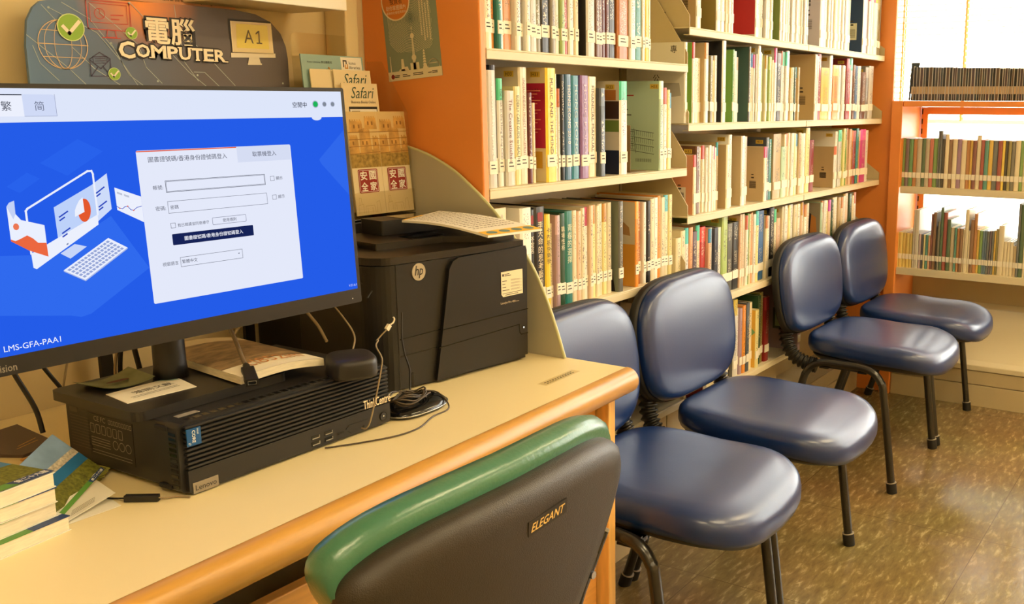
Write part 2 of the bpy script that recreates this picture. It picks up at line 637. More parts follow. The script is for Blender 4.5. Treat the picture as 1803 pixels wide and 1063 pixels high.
# ------------------------------------------------------------------ computer desk
DZ = .737
m_lam = M('desk_laminate', (244, 226, 176), 0.32, noise=0.03, nscale=2.5)
m_wood = M('desk_wood', (222, 162, 84), 0.4, noise=0.22, nscale=5, stretch=(1.5, 14, 14))
m_nose = M('desk_nosing_wood', (198, 146, 62), 0.36, noise=0.16, nscale=9, stretch=(1, 9, 9), coat=0.1)
desk = thing('desk', 'long cream topped computer desk with rounded wooden front edge', 'desk', (.6, 1.25, 0))


def front_y(x):
    return .911 + .0376 * (x - .623)


dx0 = -.55
part('desk_top', MB().prism([(dx0, front_y(dx0) + .004), (1.494, front_y(1.494) + .004), (1.494, 1.28), (1.482, 1.5995), (dx0, 1.5995)], (0, 0, DZ - .032), X_, Y_, Z_ * .032), m_lam, desk)
# rounded nosing
prof = []
for k in range(13):
    a = rad(90 + 180 * k / 12)
    prof.append((cos(a) * .024, sin(a) * .024 - .0225))
prof = [(.004, .0012)] + prof + [(.004, -.0465)]
r0 = []
for x in (dx0, 1.494):
    r0.append([(x + p[0] * -.0376, front_y(x) + p[0] + .0, DZ + p[1]) for p in prof])
nb = MB().rings(r0, smooth=True)
part('nosing', nb, m_nose, desk, bevel=.0015, label='rounded brown wooden edge')
ap = MB().box((1.20, .985, 0), (1.445, 1.005, .69))
part('front_panel', ap, m_wood, desk)
part('drawer_front', MB().box((-.5, 1.0, .0), (1.18, 1.02, .60)), m_wood, desk, bevel=.002)
part('shaded_rail', MB().box((-.5, 1.06, .63), (1.18, 1.08, .70)), M('shadow_board', (70, 44, 20), 0.6), desk)  # dark colour stands in for the shade in the gap below the nosing
part('side_panel', MB().box((1.449, .958, 0), (1.472, 1.55, .704)), M('desk_side_wood', (238, 186, 104), 0.4, noise=0.2, nscale=5, stretch=(14, 14, 1.5)), desk, bevel=.002)
part('side_panel', MB().box((dx0, .9, 0), (dx0 + .022, 1.55, .704)), m_wood, desk)
# worn strip of tape with printing near the right corner of the top
tp = MB()
c0 = Vector((1.372, 1.015, DZ + .0006))
tu = Vector((.999, .0376, 0))
tv = Vector((-.0376, .999, 0))
for j in range(2):
    for i in range(11):
        tp.flat(rrect(-.044 + i * .008, -.007 + j * .006, -.044 + i * .008 + .0055, -.005 + j * .006, .0004, 1), c0, tu, tv)
part('tape_strip', MB().flat(rrect(-.055, -.012, .055, .008, .001), c0 - Vector((0, 0, .0004)), tu, tv), CLEAR('tape', (.93, .9, .82), .1, .15), desk)
part('printing', tp, m_ink, desk)

# privacy divider at the right-hand end of the desk
m_frost = M('frosted_acrylic', (184, 178, 156), 0.4, noise=0.04, nscale=6)
dv = [(1.065, .7375), (1.066, .744), (1.083, .794), (1.106, .852), (1.134, .906), (1.163, .946), (1.201, .987), (1.242, 1.026), (1.284, 1.059), (1.341, 1.096), (1.423, 1.127), (1.53, 1.145), (1.535, .7375)]
pts = [(p.x, p.y) for p in smooth_path([(a, b, 0) for a, b in dv[1:-1]], 4)]
pts = [dv[0]] + pts + [dv[-1]]
pts = [(a * 1.0164, max(.7375, 1.22 + (b - 1.22) * 1.0164)) for a, b in pts]
d = solo('desk_divider', MB().prism(pts, (1.484, 0, 0), Y_, Z_, X_ * .005), m_frost, 'grey frosted curved divider standing at the right end of the desk', 'divider', bevel=.0015)
edge = MB().tube([(1.4865, a, b) for a, b in pts[1:-1]], .0034, 6)
part('edge_strip', edge, M('divider_edge', (196, 196, 150), 0.3), d, world=True, label='pale green edge strip')

# ------------------------------------------------------------------ desktop computer
PX0, PX1, PY0, PY1 = .690, 1.034, 1.083, 1.337
PZ0, PZ1 = DZ, .829
m_pc = M('pc_case', (34, 32, 31), 0.45, bump=0.1, bscale=1200)
m_pc2 = M('pc_front', (28, 27, 26), 0.4)
m_print = M('grey_print', (150, 142, 128), 0.6)
pc = thing('desktop_computer', 'black slim desktop computer lying flat under the monitor', 'computer', ((PX0 + PX1) / 2, 1.21, DZ))
part('case', MB().box((PX0 + .002, PY0 + .03, PZ0 + .006), (PX1 - .002, PY1, PZ1)), m_pc, pc, bevel=.003)
part('front_bezel', MB().prism(rrect(PX0, PZ0 + .003, PX1, PZ1 + .001, .008), (0, PY0 + .006, 0), X_, Z_, Y_ * .026), m_pc2, pc, bevel=.001)
gr = MB()
n = 10
for i in range(n):
    zz = PZ0 + .0345 + i * .0058
    gr.box((PX0 + .007, PY0 - .001, zz), (PX1 - .004, PY0 + .008, zz + .0033))
part('front_grille', gr, m_pc2, pc, bevel=.0008, seg=1)
part('front_plate', MB().prism(rrect(PX0 + .006, PZ0 + .004, PX1 - .003, PZ0 + .0335, [.006, .001, .001, .003]), (0, PY0 - .001, 0), X_, Z_, Y_ * .008), m_pc2, pc, bevel=.0008)
vt = MB()
for i in range(26):
    vt.box((PX0 + .02 + i * .012, PY0 + .014, PZ1 + .0003), (PX0 + .0245 + i * .012 + .004, PY0 + .024, PZ1 + .0012))
part('top_vents', vt, m_black_g, pc)
sv = MB()
for i in range(11):
    sv.box((PX0 - .0004, PY0 + .010, PZ0 + .010 + i * .0068), (PX0 + .001, PY0 + .024, PZ0 + .0138 + i * .0068))
part('side_vents', sv, m_black_g, pc)
FY = PY0 - .0018
# badges, ports
st = part('processor_sticker', MB().box((.6975, FY, .8015), (.7165, PY0, .8235)), M('sticker_blue', (22, 82, 140), 0.3), pc, label='blue processor sticker')
tx = MB()
put_text(tx, 'intel', (.7125, FY - .0003, .8185), Vector((0, 0, -1)), X_, w=.007)
put_text(tx, 'CORE', (.7065, FY - .0003, .813), Vector((0, 0, -1)), X_, w=.016, bold=.01)
put_text(tx, 'i7', (.7005, FY - .0003, .8045), Vector((0, 0, -1)), X_, w=.003)
part('lettering', tx, m_white, st)
st = part('maker_badge', MB().box((.7005, FY, .7395), (.7355, PY0, .7535)), M('badge_grey', (150, 140, 124), 0.35, metal=.4), pc, label='grey metal badge')
part('lettering', put_text(MB(), 'Lenovo', (.718, FY - .0003, .7465), X_, Z_, w=.029), m_black, st)
m_cream_ink = M('cream_ink', (236, 214, 176), 0.5)
part('model_lettering', put_text(MB(), 'ThinkCentre', (1.0045, FY - .0008, .7795), X_, Z_, w=.053, h=.0135, bold=.012), m_cream_ink, pc, label='cream printed lettering')
pm = MB()
for (a, b) in ((.890, .757), (.890, .748), (.913, .757), (.913, .748)):
    pm.box((a - .0075, FY + .0002, b - .0028), (a + .0075, PY0, b + .0028))
pm.box((.929, FY + .0002, .7485), (.940, PY0, .7512))
part('usb_ports', pm, m_black_g, pc)
pm = MB()
for (a, b) in ((.890, .757), (.890, .748), (.913, .757), (.913, .748)):
    pm.box((a - .006, FY - .0001, b - .0022), (a + .006, FY + .0004, b - .0008)).box((a + .0055, FY - .0001, b - .0022), (a + .0065, FY + .0004, b + .0022))
part('usb_tongues', pm, m_print, pc)
part('card_slot', MB().prism([(.944, .752), (.950, .757), (.985, .757), (.983, .742), (.956, .742)], (0, FY + .0002, 0), X_, Z_, Y_ * .0018), m_black, pc)
part('audio_jack', MB().disc((.9765, FY - .0001, .7475), X_, Z_, .0022, 16), m_black_g, pc)
b = part('power_button', MB().disc((1.0165, FY - .0002, .7525), X_, Z_, .0062, 24), m_black, pc)
part('button_ring', MB().disc((1.0165, FY - .0004, .7525), X_, Z_, .0066, 24, r2=.0058), m_black_g, b)
part('button_mark', MB().box((1.0155, FY - .0008, .752), (1.0175, FY - .0002, .7538)), m_white, b)
# printed label on the left flank
SX = PX0 + .0016
u_, v_ = Vector((0, -1, 0)), Z_
sd = part('regulatory_label', MB().box((SX, 1.185, .757), (SX + .001, 1.285, .815)), M('side_label', (30, 28, 27), 0.5), pc)
lb = MB()
O = Vector((SX - .0003, 1.285, .757))


def Ls(a, b, c, dd):
    lb.flat([(a, b), (c, b), (c, dd), (a, dd)], O, u_, v_)


put_text(lb, 'CE FC', O + u_ * .028 + v_ * .052, u_, v_, w=.026)
for i in range(9):
    lb.line([(.048 + i * .0058, .049), (.0515 + i * .0058, .049), (.0515 + i * .0058, .0545), (.048 + i * .0058, .0545)], .0008, O, u_, v_, closed=True)
for i in range(6):
    lb.line(rrect(.006 + i * .0125, .032, .0145 + i * .0125, .044, .001, 1), .0009, O, u_, v_, closed=True)
for i in range(3):
    lb.disc(O + u_ * (.06 + i * .014) + v_ * .022, u_, v_, .0062, 16, r2=.0053)
for i in range(4):
    Ls(.006, .025 - i * .0036, .048, .0258 - i * .0036)
for i in range(2):
    Ls(.006, .008 - i * .004, .094, .0087 - i * .004)
part('small_print', lb, m_print, sd)
lb = MB()
O = Vector((SX - .0003 + .0, 1.332, .757))
for i in range(11):
    lb.flat([(.006, .048 - i * .0042), (.05 + .012 * ((i * 7) % 5) / 5, .048 - i * .0042), (.05 + .012 * ((i * 7) % 5) / 5, .0492 - i * .0042), (.006, .0492 - i * .0042)], O + X_ * .0003, u_, v_)
lb.flat(rrect(.006, .053, .024, .060, .001), O + X_ * .0003, u_, v_)
part('small_print', lb, M('dim_print', (82, 76, 68), 0.6), pc)
for (a, b) in ((1.12, .746), (1.12, .822), (1.31, .746)):
    part('rubber_foot', MB().box((PX0 - .002, a - .013, b - .003), (PX0 + .003, a + .013, b + .003)), m_black_m, pc, bevel=.0015)
part('asset_sticker', MB().box((.712, 1.118, PZ1), (.742, 1.128, PZ1 + .0006)), m_print, pc)

# ------------------------------------------------------------------ monitor
mon = thing('monitor', 'large black computer monitor showing a blue library login screen', 'monitor', (.78, 1.25, PZ1))
yaw, tilt, roll = -.054, .048, .007
u0 = Vector((cos(yaw), sin(yaw), 0))
nb_ = Vector((-sin(yaw), cos(yaw), 0))
v0 = nb_ * sin(tilt) + Z_ * cos(tilt)
SU = u0 * cos(roll) + v0 * sin(roll)
SV = v0 * cos(roll) - u0 * sin(roll)
SN = SU.cross(SV)          # towards the viewer (-Y)
SO = Vector((1.039, 1.14, .921))
m_bez = M('bezel_plastic', (30, 28, 28), 0.4)
part('bezel', MB().prism(rrect(-.543, -.001, .0, .3212, .003, 3), SO, SU, SV, -SN * .016), m_bez, mon, bevel=.0012)
part('rear_shell', MB().prism(rrect(-.50, .03, -.04, .29, .02, 4), SO - SN * .0162, SU, SV, -SN * .022), m_bez, mon, bevel=.006)
part('brand_lettering', put_text(MB(), 'ThinkVision', SO + SU * -.506 + SV * .0078 + SN * .0004, SU, SV, w=.046, h=.0085, bold=.01), M('brand_grey', (140, 132, 120), 0.5), mon)
part('power_led', MB().disc(SO + SU * -.0168 + SV * .0065 + SN * .0004, SU, SV, .0009, 8), m_white, mon)
EMS = 1.0


def scr(c):
    return EM('screen_%d_%d_%d' % c, c, EMS)


class Layer:
    """flat screen graphics, one mesh per colour"""
    k = 0

    def __init__(s):
        s.mb = {}

    def g(s, c):
        return s.mb.setdefault(c, MB())

    def emit(s, name, parent, off):
        for c, mb in s.mb.items():
            part(name, mb, scr(c), parent)


def SOf(layer):
    return SO + SN * (.0003 + .00025 * layer)


screen = part('screen', MB().flat(rrect(-.5345, .0205, -.006, .3158, .0005, 1), SOf(0), SU, SV), scr((36, 92, 232)), mon)


def P(layer, c, poly, name='graphic'):
    part(name, MB().flat(poly, SOf(layer), SU, SV), scr(c), screen)


def T(layer, c, body, x, y, w=None, h=None, bold=0.0, name='text'):
    part(name, put_text(MB(), body, SOf(layer) + SU * x + SV * y, SU, SV, w, h, res=3, bold=bold), scr(c), screen)


def LN(layer, c, pts, w, closed=False, name='outline'):
    part(name, MB().line(pts, w, SOf(layer), SU, SV, closed=closed), scr(c), screen)


WHT, GLS, NAVY, INK = (236, 240, 253), (222, 230, 250), (22, 34, 86), (58, 62, 80)
P(1, (48, 106, 238), [(-.5345, .075), (-.4188, .0541), (-.4078, .0504), (-.396, .0524), (-.3203, .0968), (-.3591, .1655), (-.4291, .1277), (-.5345, .138)], 'backdrop')
P(2, (40, 98, 236), [(-.4301, .2325), (-.386, .2581), (-.359, .2428), (-.4026, .2165)], 'backdrop')
P(2, (40, 98, 236), [(-.4677, .2083), (-.4452, .2226), (-.4324, .215), (-.4553, .2006)], 'backdrop')
P(2, (48, 104, 236), [(-.0065, .2597), (-.0544, .2184), (-.0512, .212), (-.0065, .163)], 'backdrop')
hd = [(-.5345, .3158), (-.5345, .2782), (-.0645, .279)]
hd += [(-.052 - .0085 * cos(rad(180 * k / 10)), .279 - .0046 * sin(rad(180 * k / 10))) for k in range(11)]
hd += [(-.006, .279), (-.006, .3158)]
P(2, GLS, hd, 'header_bar')
P(3, WHT, [(-.478, .3089), (-.4396, .3089), (-.4396, .2850), (-.478, .2850)], 'tab')
P(4, (20, 24, 40), [(-.478, .3082), (-.4396, .3082), (-.4396, .3092), (-.478, .3092)], 'tab')
P(3, (208, 218, 246), rrect(-.4392, .2850, -.4052, .3092, [.0, .003, 0, 0], 3), 'tab')
LN(4, (150, 158, 190), [(-.4392, .2850), (-.4052, .2850), (-.4052, .3092)], .0005)
T(5, INK, '繁', -.4568, .2964, h=.0105)
T(5, (110, 116, 140), '简', -.4229, .2963, h=.0105)
T(5, INK, '空閒中', -.0792, .2968, w=.0235, bold=.01)
for x, r, c in ((-.0528, .0053, (30, 180, 90)), (-.0372, .0038, (130, 138, 150)), (-.0229, .0038, (130, 138, 150))):
    part('status_dot', MB().disc(SOf(5) + SU * x + SV * .2975, SU, SV, r, 24), scr((178, 184, 210)), screen)
    part('status_dot', MB().disc(SOf(6) + SU * x + SV * .2975, SU, SV, r * .78, 24), scr(c), screen)
P(6, (228, 233, 250), rrect(-.3205, .0508, -.1014, .2418, [.002, .0025, .002, .002], 4), 'dialog')
P(7, (214, 221, 243), [(-.1850, .2418), (-.1850, .2207), (-.1027, .2207), (-.1027, .2418)], 'tab')
P(8, (228, 92, 60), [(-.3205, .2398), (-.1855, .2402), (-.1855, .2416), (-.3205, .2412)], 'tab_marker')
T(8, INK, '圖書證號碼/香港身份證號碼登入', -.2534, .2303, w=.1066)
T(8, INK, '取票機登入', -.1440, .2308, w=.037)
LN(8, (70, 74, 90), [(-.2882, .2028), (-.1471, .2028), (-.1471, .1885), (-.2882, .1885)], .0006, True)
LN(8, (120, 124, 140), [(-.2872, .2018), (-.1481, .2018), (-.1481, .1895), (-.2872, .1895)], .0005, True)
LN(8, (90, 94, 110), [(-.2882, .1768), (-.1467, .1768), (-.1467, .1620), (-.2882, .1620)], .0005, True)
for x, y in ((-.1355, .1962), (-.135, .1702), (-.2845, .1461)):
    LN(8, (80, 84, 100), [(x - .003, y - .003), (x + .003, y - .003), (x + .003, y + .003), (x - .003, y + .003)], .0005, True)
T(8, INK, '顯示', -.1245, .1960, w=.0105)
T(8, INK, '顯示', -.1240, .1703, w=.0105)
T(8, INK, '帳號:', -.2983, .1952, w=.0130)
T(8, INK, '密碼:', -.2979, .1690, w=.0130)
T(8, INK, '密碼', -.2800, .1691, w=.0107)
T(8, INK, '我已閱讀並同意遵守', -.2572, .1458, w=.0428)
LN(8, (100, 104, 130), rrect(-.2306, .1414, -.1819, .1505, .001, 2), .0005, True)
T(8, INK, '使用規則', -.2062, .1460, w=.0200)
P(8, NAVY, rrect(-.2875, .1210, -.1727, .1353, .001, 2), 'login_button')
T(9, (240, 243, 255), '圖書證號碼/香港身份證號碼登入', -.2301, .1283, w=.083, bold=.008)
T(8, INK, '視窗語言', -.2936, .0984, w=.0210)
LN(8, (90, 94, 110), [(-.2801, .1045), (-.1926, .1045), (-.1926, .0925), (-.2801, .0925)], .0005, True)
T(8, INK, '繁體中文', -.2678, .0989, w=.0209)
P(8, INK, [(-.1992, .1000), (-.1964, .1000), (-.1978, .0986)])
T(8, (240, 244, 255), 'LMS-GFA-PAA1', -.4643, .0296, w=.0600)
T(8, (220, 228, 255), 'V.21.6.1', -.0160, .0274, w=.0145)
# illustration
P(3, (206, 220, 250), [(-.3762, .2046), (-.358, .2167), (-.3573, .1739), (-.3747, .1609)])
P(4, (190, 210, 250), [(-.4222, .1815), (-.3762, .2046), (-.3749, .167), (-.4221, .1374)])
LN(5, WHT, [(-.4525, .1319), (-.4520, .1800), (-.4500, .1825), (-.3800, .2205), (-.3755, .2205), (-.3743, .2170), (-.3746, .1690)], .0022)
P(5, WHT, [(-.4527, .1319), (-.4515, .1322), (-.3746, .169), (-.3752, .1569), (-.4491, .1135), (-.4523, .1156)])
P(6, (120, 130, 170), [(-.4140, .1382), (-.4118, .1393), (-.4118, .1376), (-.4140, .1365)])
P(4, (200, 214, 248), [(-.4217, .1279), (-.4048, .137), (-.3916, .1325), (-.4115, .1206)])
part('pie_chart', MB().disc(SOf(6) + SU * -.3893 + SV * .1752, SU * .55 + SV * .14, SV, .0135, 24), scr((228, 88, 44)), screen)
P(7, WHT, [(-.4008, .1684), (-.4000, .1760), (-.3976, .1812), (-.3940, .1870), (-.3896, .1905), (-.3895, .1733)])
for a, b in (((-.4175, .170), (-.4083, .1755)), ((-.4175, .1660), (-.4125, .1690)), ((-.4166, .151), (-.4081, .156)), ((-.4166, .1470), (-.4120, .1497)), ((-.3729, .1942), (-.3636, .2005)), ((-.3729, .1905), (-.369, .1931)), ((-.3719, .1777), (-.3628, .1835)), ((-.3719, .1742), (-.368, .1768))):
    LN(6, (40, 70, 190), [a, b], .0016)
P(6, (234, 240, 254), [(-.471, .1865), (-.468, .1907), (-.4626, .1926), (-.4631, .1778), (-.4582, .1705), (-.4349, .1624), (-.4352, .1261), (-.4544, .1356), (-.4714, .1487)])
P(7, (196, 210, 246), [(-.471, .1865), (-.468, .1907), (-.4626, .1926), (-.4631, .1778), (-.466, .172)])
P(7, (236, 104, 64), [(-.4716, .1503), (-.4670, .1478), (-.4620, .1495), (-.4544, .1528), (-.4490, .1490), (-.4440, .1432), (-.4353, .1421), (-.4352, .1261), (-.4544, .1356), (-.4715, .148)])
part('sun', MB().disc(SOf(7) + SU * -.4643 + SV * .1636, SU * .8, SV, .0038, 16), scr((236, 120, 84)), screen)
P(5, (236, 240, 254), [(-.4209, .108), (-.366, .1397), (-.3446, .1254), (-.3982, .0933)])
ky = part('keyboard_picture', MB().flat([(-.4209, .1066), (-.3982, .0919), (-.3446, .1240), (-.3446, .1254), (-.3982, .0933), (-.4209, .108)], SOf(6), SU, SV), scr((170, 186, 230)), screen)
kk = MB()
A, Bv, Cv = Vector((-.4209, .108, 0)), Vector((.0549, .0317, 0)), Vector((.0227, -.0147, 0))
for i in range(13):
    for j in range(5):
        p = [(A + Bv * ((i + a) / 14 + .035) + Cv * ((j + b) / 5.8 + .08)) for a, b in ((0, 0), (.72, 0), (.72, .65), (0, .65))]
        kk.flat([(q.x, q.y) for q in p], SOf(7), SU, SV)
part('keys_picture', kk, scr((150, 166, 214)), screen)
P(4, WHT, [(-.3513, .1992), (-.3203, .1857), (-.3203, .154), (-.351, .1721)])
LN(5, (60, 90, 200), [(-.3512, .1766), (-.3480, .1738), (-.3448, .1728), (-.3415, .1752), (-.3383, .1754), (-.335, .171), (-.3316, .1698), (-.327, .173), (-.3215, .174)], .0008)
for x, y in ((-.3480, .1738), (-.3383, .1754), (-.3316, .1698)):
    part('chart_dot', MB().disc(SOf(6) + SU * x + SV * y, SU, SV, .0009, 8), scr((228, 88, 44)), screen)
P(5, (190, 196, 215), [(-.3490, .1940), (-.3430, .1914), (-.3430, .1890), (-.3490, .1916)])
P(5, (190, 196, 215), [(-.3410, .1905), (-.3350, .1879), (-.3350, .1855), (-.3410, .1881)])
# stand
part('stand_base', MB().prism(rrect(.672, 1.140, .897, 1.334, .012), (0, 0, PZ1 + .0006), X_, Y_, Z_ * .0125), m_bez, mon, bevel=.003)
col = MB()
rg = []
for z, ax, ay in ((PZ1 + .0128, .024, .021), (.86, .022, .019), (.95, .021, .017), (1.10, .021, .015)):
    rg.append([((.796) + ax * cos(2 * pi * k / 24), 1.258 + (z - .84) * .012 + ay * sin(2 * pi * k / 24), z) for k in range(24)])
col.rings(rg)
part('stand_column', col, m_bez, mon)
part('mount', MB().box((.757, 1.205, 1.03), (.835, 1.256, 1.11)), m_bez, mon, bevel=.005)

# ------------------------------------------------------------------ laser printer
pr = thing('laser_printer', 'black laser printer with a silver round badge at the right end of the desk', 'printer', (1.159, 1.19, DZ), -.157)
PD = .232
prof = [(.288, 0), (.288, PD), (-.042, PD), (-.042, .042)]
prof += [(-.002 - .04 * cos(rad(90 * k / 8)), .042 - .042 * sin(rad(90 * k / 8))) for k in range(1, 9)]
m_pr = M('printer_black', (22, 20, 18), 0.38, bump=0.12, bscale=1500)
m_pr2 = M('printer_top', (36, 31, 26), 0.32, bump=0.08, bscale=1500)


def pl(name, mb, mats, label=None, bevel=0, seg=2):
    return part(name, mb, mats, pr, world=False, bevel=bevel, seg=seg, label=label)


pl('body', MB().prism(prof, (0, 0, .004), X_, Y_, Z_ * .214, smooth=False), m_pr, bevel=.0015)
tp2 = [(x * .997, y - (.003 if y < .01 else 0)) for x, y in prof]
pl('top_cover', MB().prism(tp2, (0, 0, .2195), X_, Y_, Z_ * .0125), m_pr2, bevel=.004, seg=3)
lid = MB().prism([(.02, .08), (.02, .226), (.284, .226), (.284, .02), (.23, .02), (.16, .08)], (0, 0, .232), X_, Y_, Z_ * .012)
pl('output_lid', lid, m_pr2, bevel=.003)
pl('lid_recess', MB().prism(rrect(.10, .095, .18, .13, .004), (0, 0, .2442), X_, Y_, Z_ * .0006), m_black_g)
pl('rear_strip', MB().box((-.036, .12, .232), (.012, .226, .2385)), m_pr, bevel=.002)
# bowed front door
door = [(.072, .004), (.2865, .012), (.289, .213), (.286, .222), (.128, .217), (.115, .212), (.107, .20), (.089, .097)]
pl('front_door', MB().prism(door, (0, -.0075, 0), X_, Z_, Y_ * .009), m_pr, bevel=.003)
sm = MB()
sm.line([(.004, .0905), (.089, .094)], .0016, (0, -.0006, 0), X_, Z_)
sm.line([(.004, .0610), (.079, .0635)], .0016, (0, -.0006, 0), X_, Z_)
sm.line([(.089, .094), (.288, .1005)], .0018, (0, -.0081, 0), X_, Z_)
sm.line([(.080, .0635), (.266, .0735)], .0016, (0, -.0081, 0), X_, Z_)
sm.line([(.266, .0735), (.267, .058), (.271, .0535), (.287, .054)], .0016, (0, -.0081, 0), X_, Z_)
sm.line([(.0005, .004), (.0005, .218)], .0014, (0, -.0006, 0), X_, Z_)
pl('seams', sm, m_black_g)
bt = pl('power_button', MB().disc((.277, -.0083, .066), X_, Z_, .0034, 16), m_black_g)
part('button_light', MB().disc((.277, -.0086, .066), X_, Z_, .0018, 12), EM('led_white', (240, 240, 235), 1.2), bt, world=False)
pl('tray_slot', MB().prism(rrect(.024, .003, .0285, .029, .002, 3), (0, -.0006, 0), X_, Z_, Y_ * .0008), m_black_g)
pl('foot_skirt', MB().box((.0, .01, -.0001), (.285, .20, .004)), m_black_m)
pl('side_grip', MB().prism(rrect(-.0165, .02, -.0125, .132, .0018, 3), (0, .0045, 0), X_, Z_, Y_ * .004), m_black_g)
lg = pl('round_badge', MB().prism([(.0465 + .0138 * cos(2 * pi * k / 28), .2015 + .0150 * sin(2 * pi * k / 28)) for k in range(28)], (0, -.0016, 0), X_, Z_, Y_ * .0016), M('badge_silver', (196, 190, 178), 0.3, metal=0.7), label='round silver badge')
part('lettering', put_text(MB(), 'hp', (.0465, -.0020, .2015), X_, Z_, w=.017, h=.022, bold=.004, shear=.25), m_black, lg, world=False)
lbp = MB().flat([(.2235, .1785), (.2235, .1365), (.2275, .1315), (.2765, .1325), (.2765, .179)], (0, -.0081, 0), X_, Z_)
lb_ = pl('service_label', lbp, M('label_cream', (236, 226, 196), 0.6), label='cream service label')
ln = MB()
ln.flat([(.2262, .170), (.2300, .170), (.2300, .1745), (.2262, .1745)], (0, -.0084, 0), X_, Z_)
for i, (a, b) in enumerate(((.232, .243), (.232, .247))):
    ln.line([(a, .1738 - i * .003), (b, .1738 - i * .003)], .0012, (0, -.0084, 0), X_, Z_)
for i in range(4):
    zz = .161 - i * .0058
    ln.line([(.2265, zz), (.2265 + (.010, .006, .008, .016)[i], zz)], .0012, (0, -.0084, 0), X_, Z_)
    q = [(.247 + k * .0012, zz + .001 + .0012 * sin(k * 2.1 + i)) for k in range(19)]
    ln.line(q, .0004, (0, -.0084, 0), X_, Z_)
    ln.line([(.246, zz - .0008), (.274, zz - .0008)], .0003, (0, -.0084, 0), X_, Z_)
ln.line([(.2265, .1375), (.274, .1385)], .0009, (0, -.0084, 0), X_, Z_)
ln.line([(.233, .1345), (.264, .1350)], .0011, (0, -.0084, 0), X_, Z_)
part('small_print', ln, m_ink, lb_, world=False)
pl('model_lettering', put_text(MB(), 'LaserJet Pro 400', (.2395, -.0080, .1197), X_, Z_, w=.036, h=.0052), m_cream_ink)
pl('model_lettering', put_text(MB(), 'M401dn', (.2625, -.0080, .1195), X_, Z_, w=.0085), m_cream_ink)
pl('side_edge', MB().box((.2885, .002, .02), (.2905, PD - .01, .205)), m_black_g)

# black cabinet behind the printer that carries the brochure stand
bx = thing('equipment_case', 'black equipment case behind the printer carrying the brochure stand', 'case', (1.32, 1.52, DZ))
part('body', MB().box((1.19, 1.446, DZ), (1.470, 1.592, .995)), m_black, bx, bevel=.003)
part('lid', MB().box((1.188, 1.444, .995), (1.472, 1.593, 1.0)), m_black_g, bx, bevel=.0015)

# card reader lying on the printer
cr = thing('card_reader', 'flat black card reader with glossy glass top on the printer', 'card reader', (1.36, 1.35, .9815))
ru, rv = Vector((.9877, -.156, 0)), Vector((.156, .9877, 0))
co = Vector((1.27, 1.333, .9815))
part('body', MB().prism(rrect(0, 0, .188, .066, .004), co, ru, rv, Z_ * .027), m_black, cr, bevel=.003)
part('glass', MB().prism(rrect(.05, .006, .182, .06, .003), co + Z_ * .0272, ru, rv, Z_ * .0006), M('smoked_glass', (40, 38, 32), 0.06, coat=1), cr)

# leaflet bundle lying bowed across the printer
bd = MB()
N = 12
top, bot = [], []
ring = []
A0, A1, B0, B1 = Vector((1.290, 1.302, 1.0125)), Vector((1.447, 1.358, 1.0125)), Vector((1.290, 1.100, .997)), Vector((1.442, 1.100, .993))
A0.z = 1.0105
A1.z = 1.0105
rows = []
for i in range(N + 1):
    t = i / N
    a = A0.lerp(B0, t)
    b = A1.lerp(B1, t)
    bump = .006 * sin(pi * t)
    a.z += bump
    b.z += bump
    rows.append((a, b))
vs, fs = [], []
for a, b in rows:
    vs += [a, b, b - Z_ * .004, a - Z_ * .004]
for i in range(N):
    o = i * 4
    fs += [(o, o + 4, o + 5, o + 1), (o + 1, o + 5, o + 6, o + 2), (o + 2, o + 6, o + 7, o + 3), (o + 3, o + 7, o + 4, o)]
fs += [(0, 1, 2, 3), (N * 4 + 3, N * 4 + 2, N * 4 + 1, N * 4)]
bd.add(vs, fs, 0, False)
lf = solo('leaflet_bundle', bd, m_paper, 'stack of printed white leaflets with yellow edge lying on the printer', 'leaflets')


def bow(s, t, dz=.0006):
    a, b = A0.lerp(B0, t), A1.lerp(B1, t)
    q = a.lerp(b, s)
    q.z += .006 * sin(pi * t) + dz
    return q


pm = MB()
rnd = random.Random(5)
for i in range(15):
    t = .05 + i * .052
    s = .08
    while s < .92:
        w_ = rnd.uniform(.02, .07)
        pm.add([bow(s, t), bow(s, t + .012), bow(min(.94, s + w_), t + .012), bow(min(.94, s + w_), t)], [(0, 1, 2, 3)])
        s += w_ + .02
part('small_print', pm, M('print_grey', (120, 108, 92), 0.7), lf)
ye = MB()
ye.add([bow(0, .885), bow(0, 1.0), bow(1, 1.0), bow(1, .885)], [(0, 1, 2, 3)])
part('yellow_band', ye, M('band_yellow', (236, 190, 60), 0.6), lf)
part('yellow_corner', MB().add([bow(0, 0), bow(0, .03), bow(.5, .03), bow(.5, 0)], [(0, 1, 2, 3)]), M('band_yellow'), lf)
ov = MB()
for i in range(4):
    c = [bow(.16 + .23 * i + .085 * cos(2 * pi * k / 16), .943 + .036 * sin(2 * pi * k / 16), .001) for k in range(16)]
    ov.add(c, [tuple(range(16))[::-1]])
part('blue_ovals', ov, M('oval_blue', (96, 130, 130), 0.6), lf)

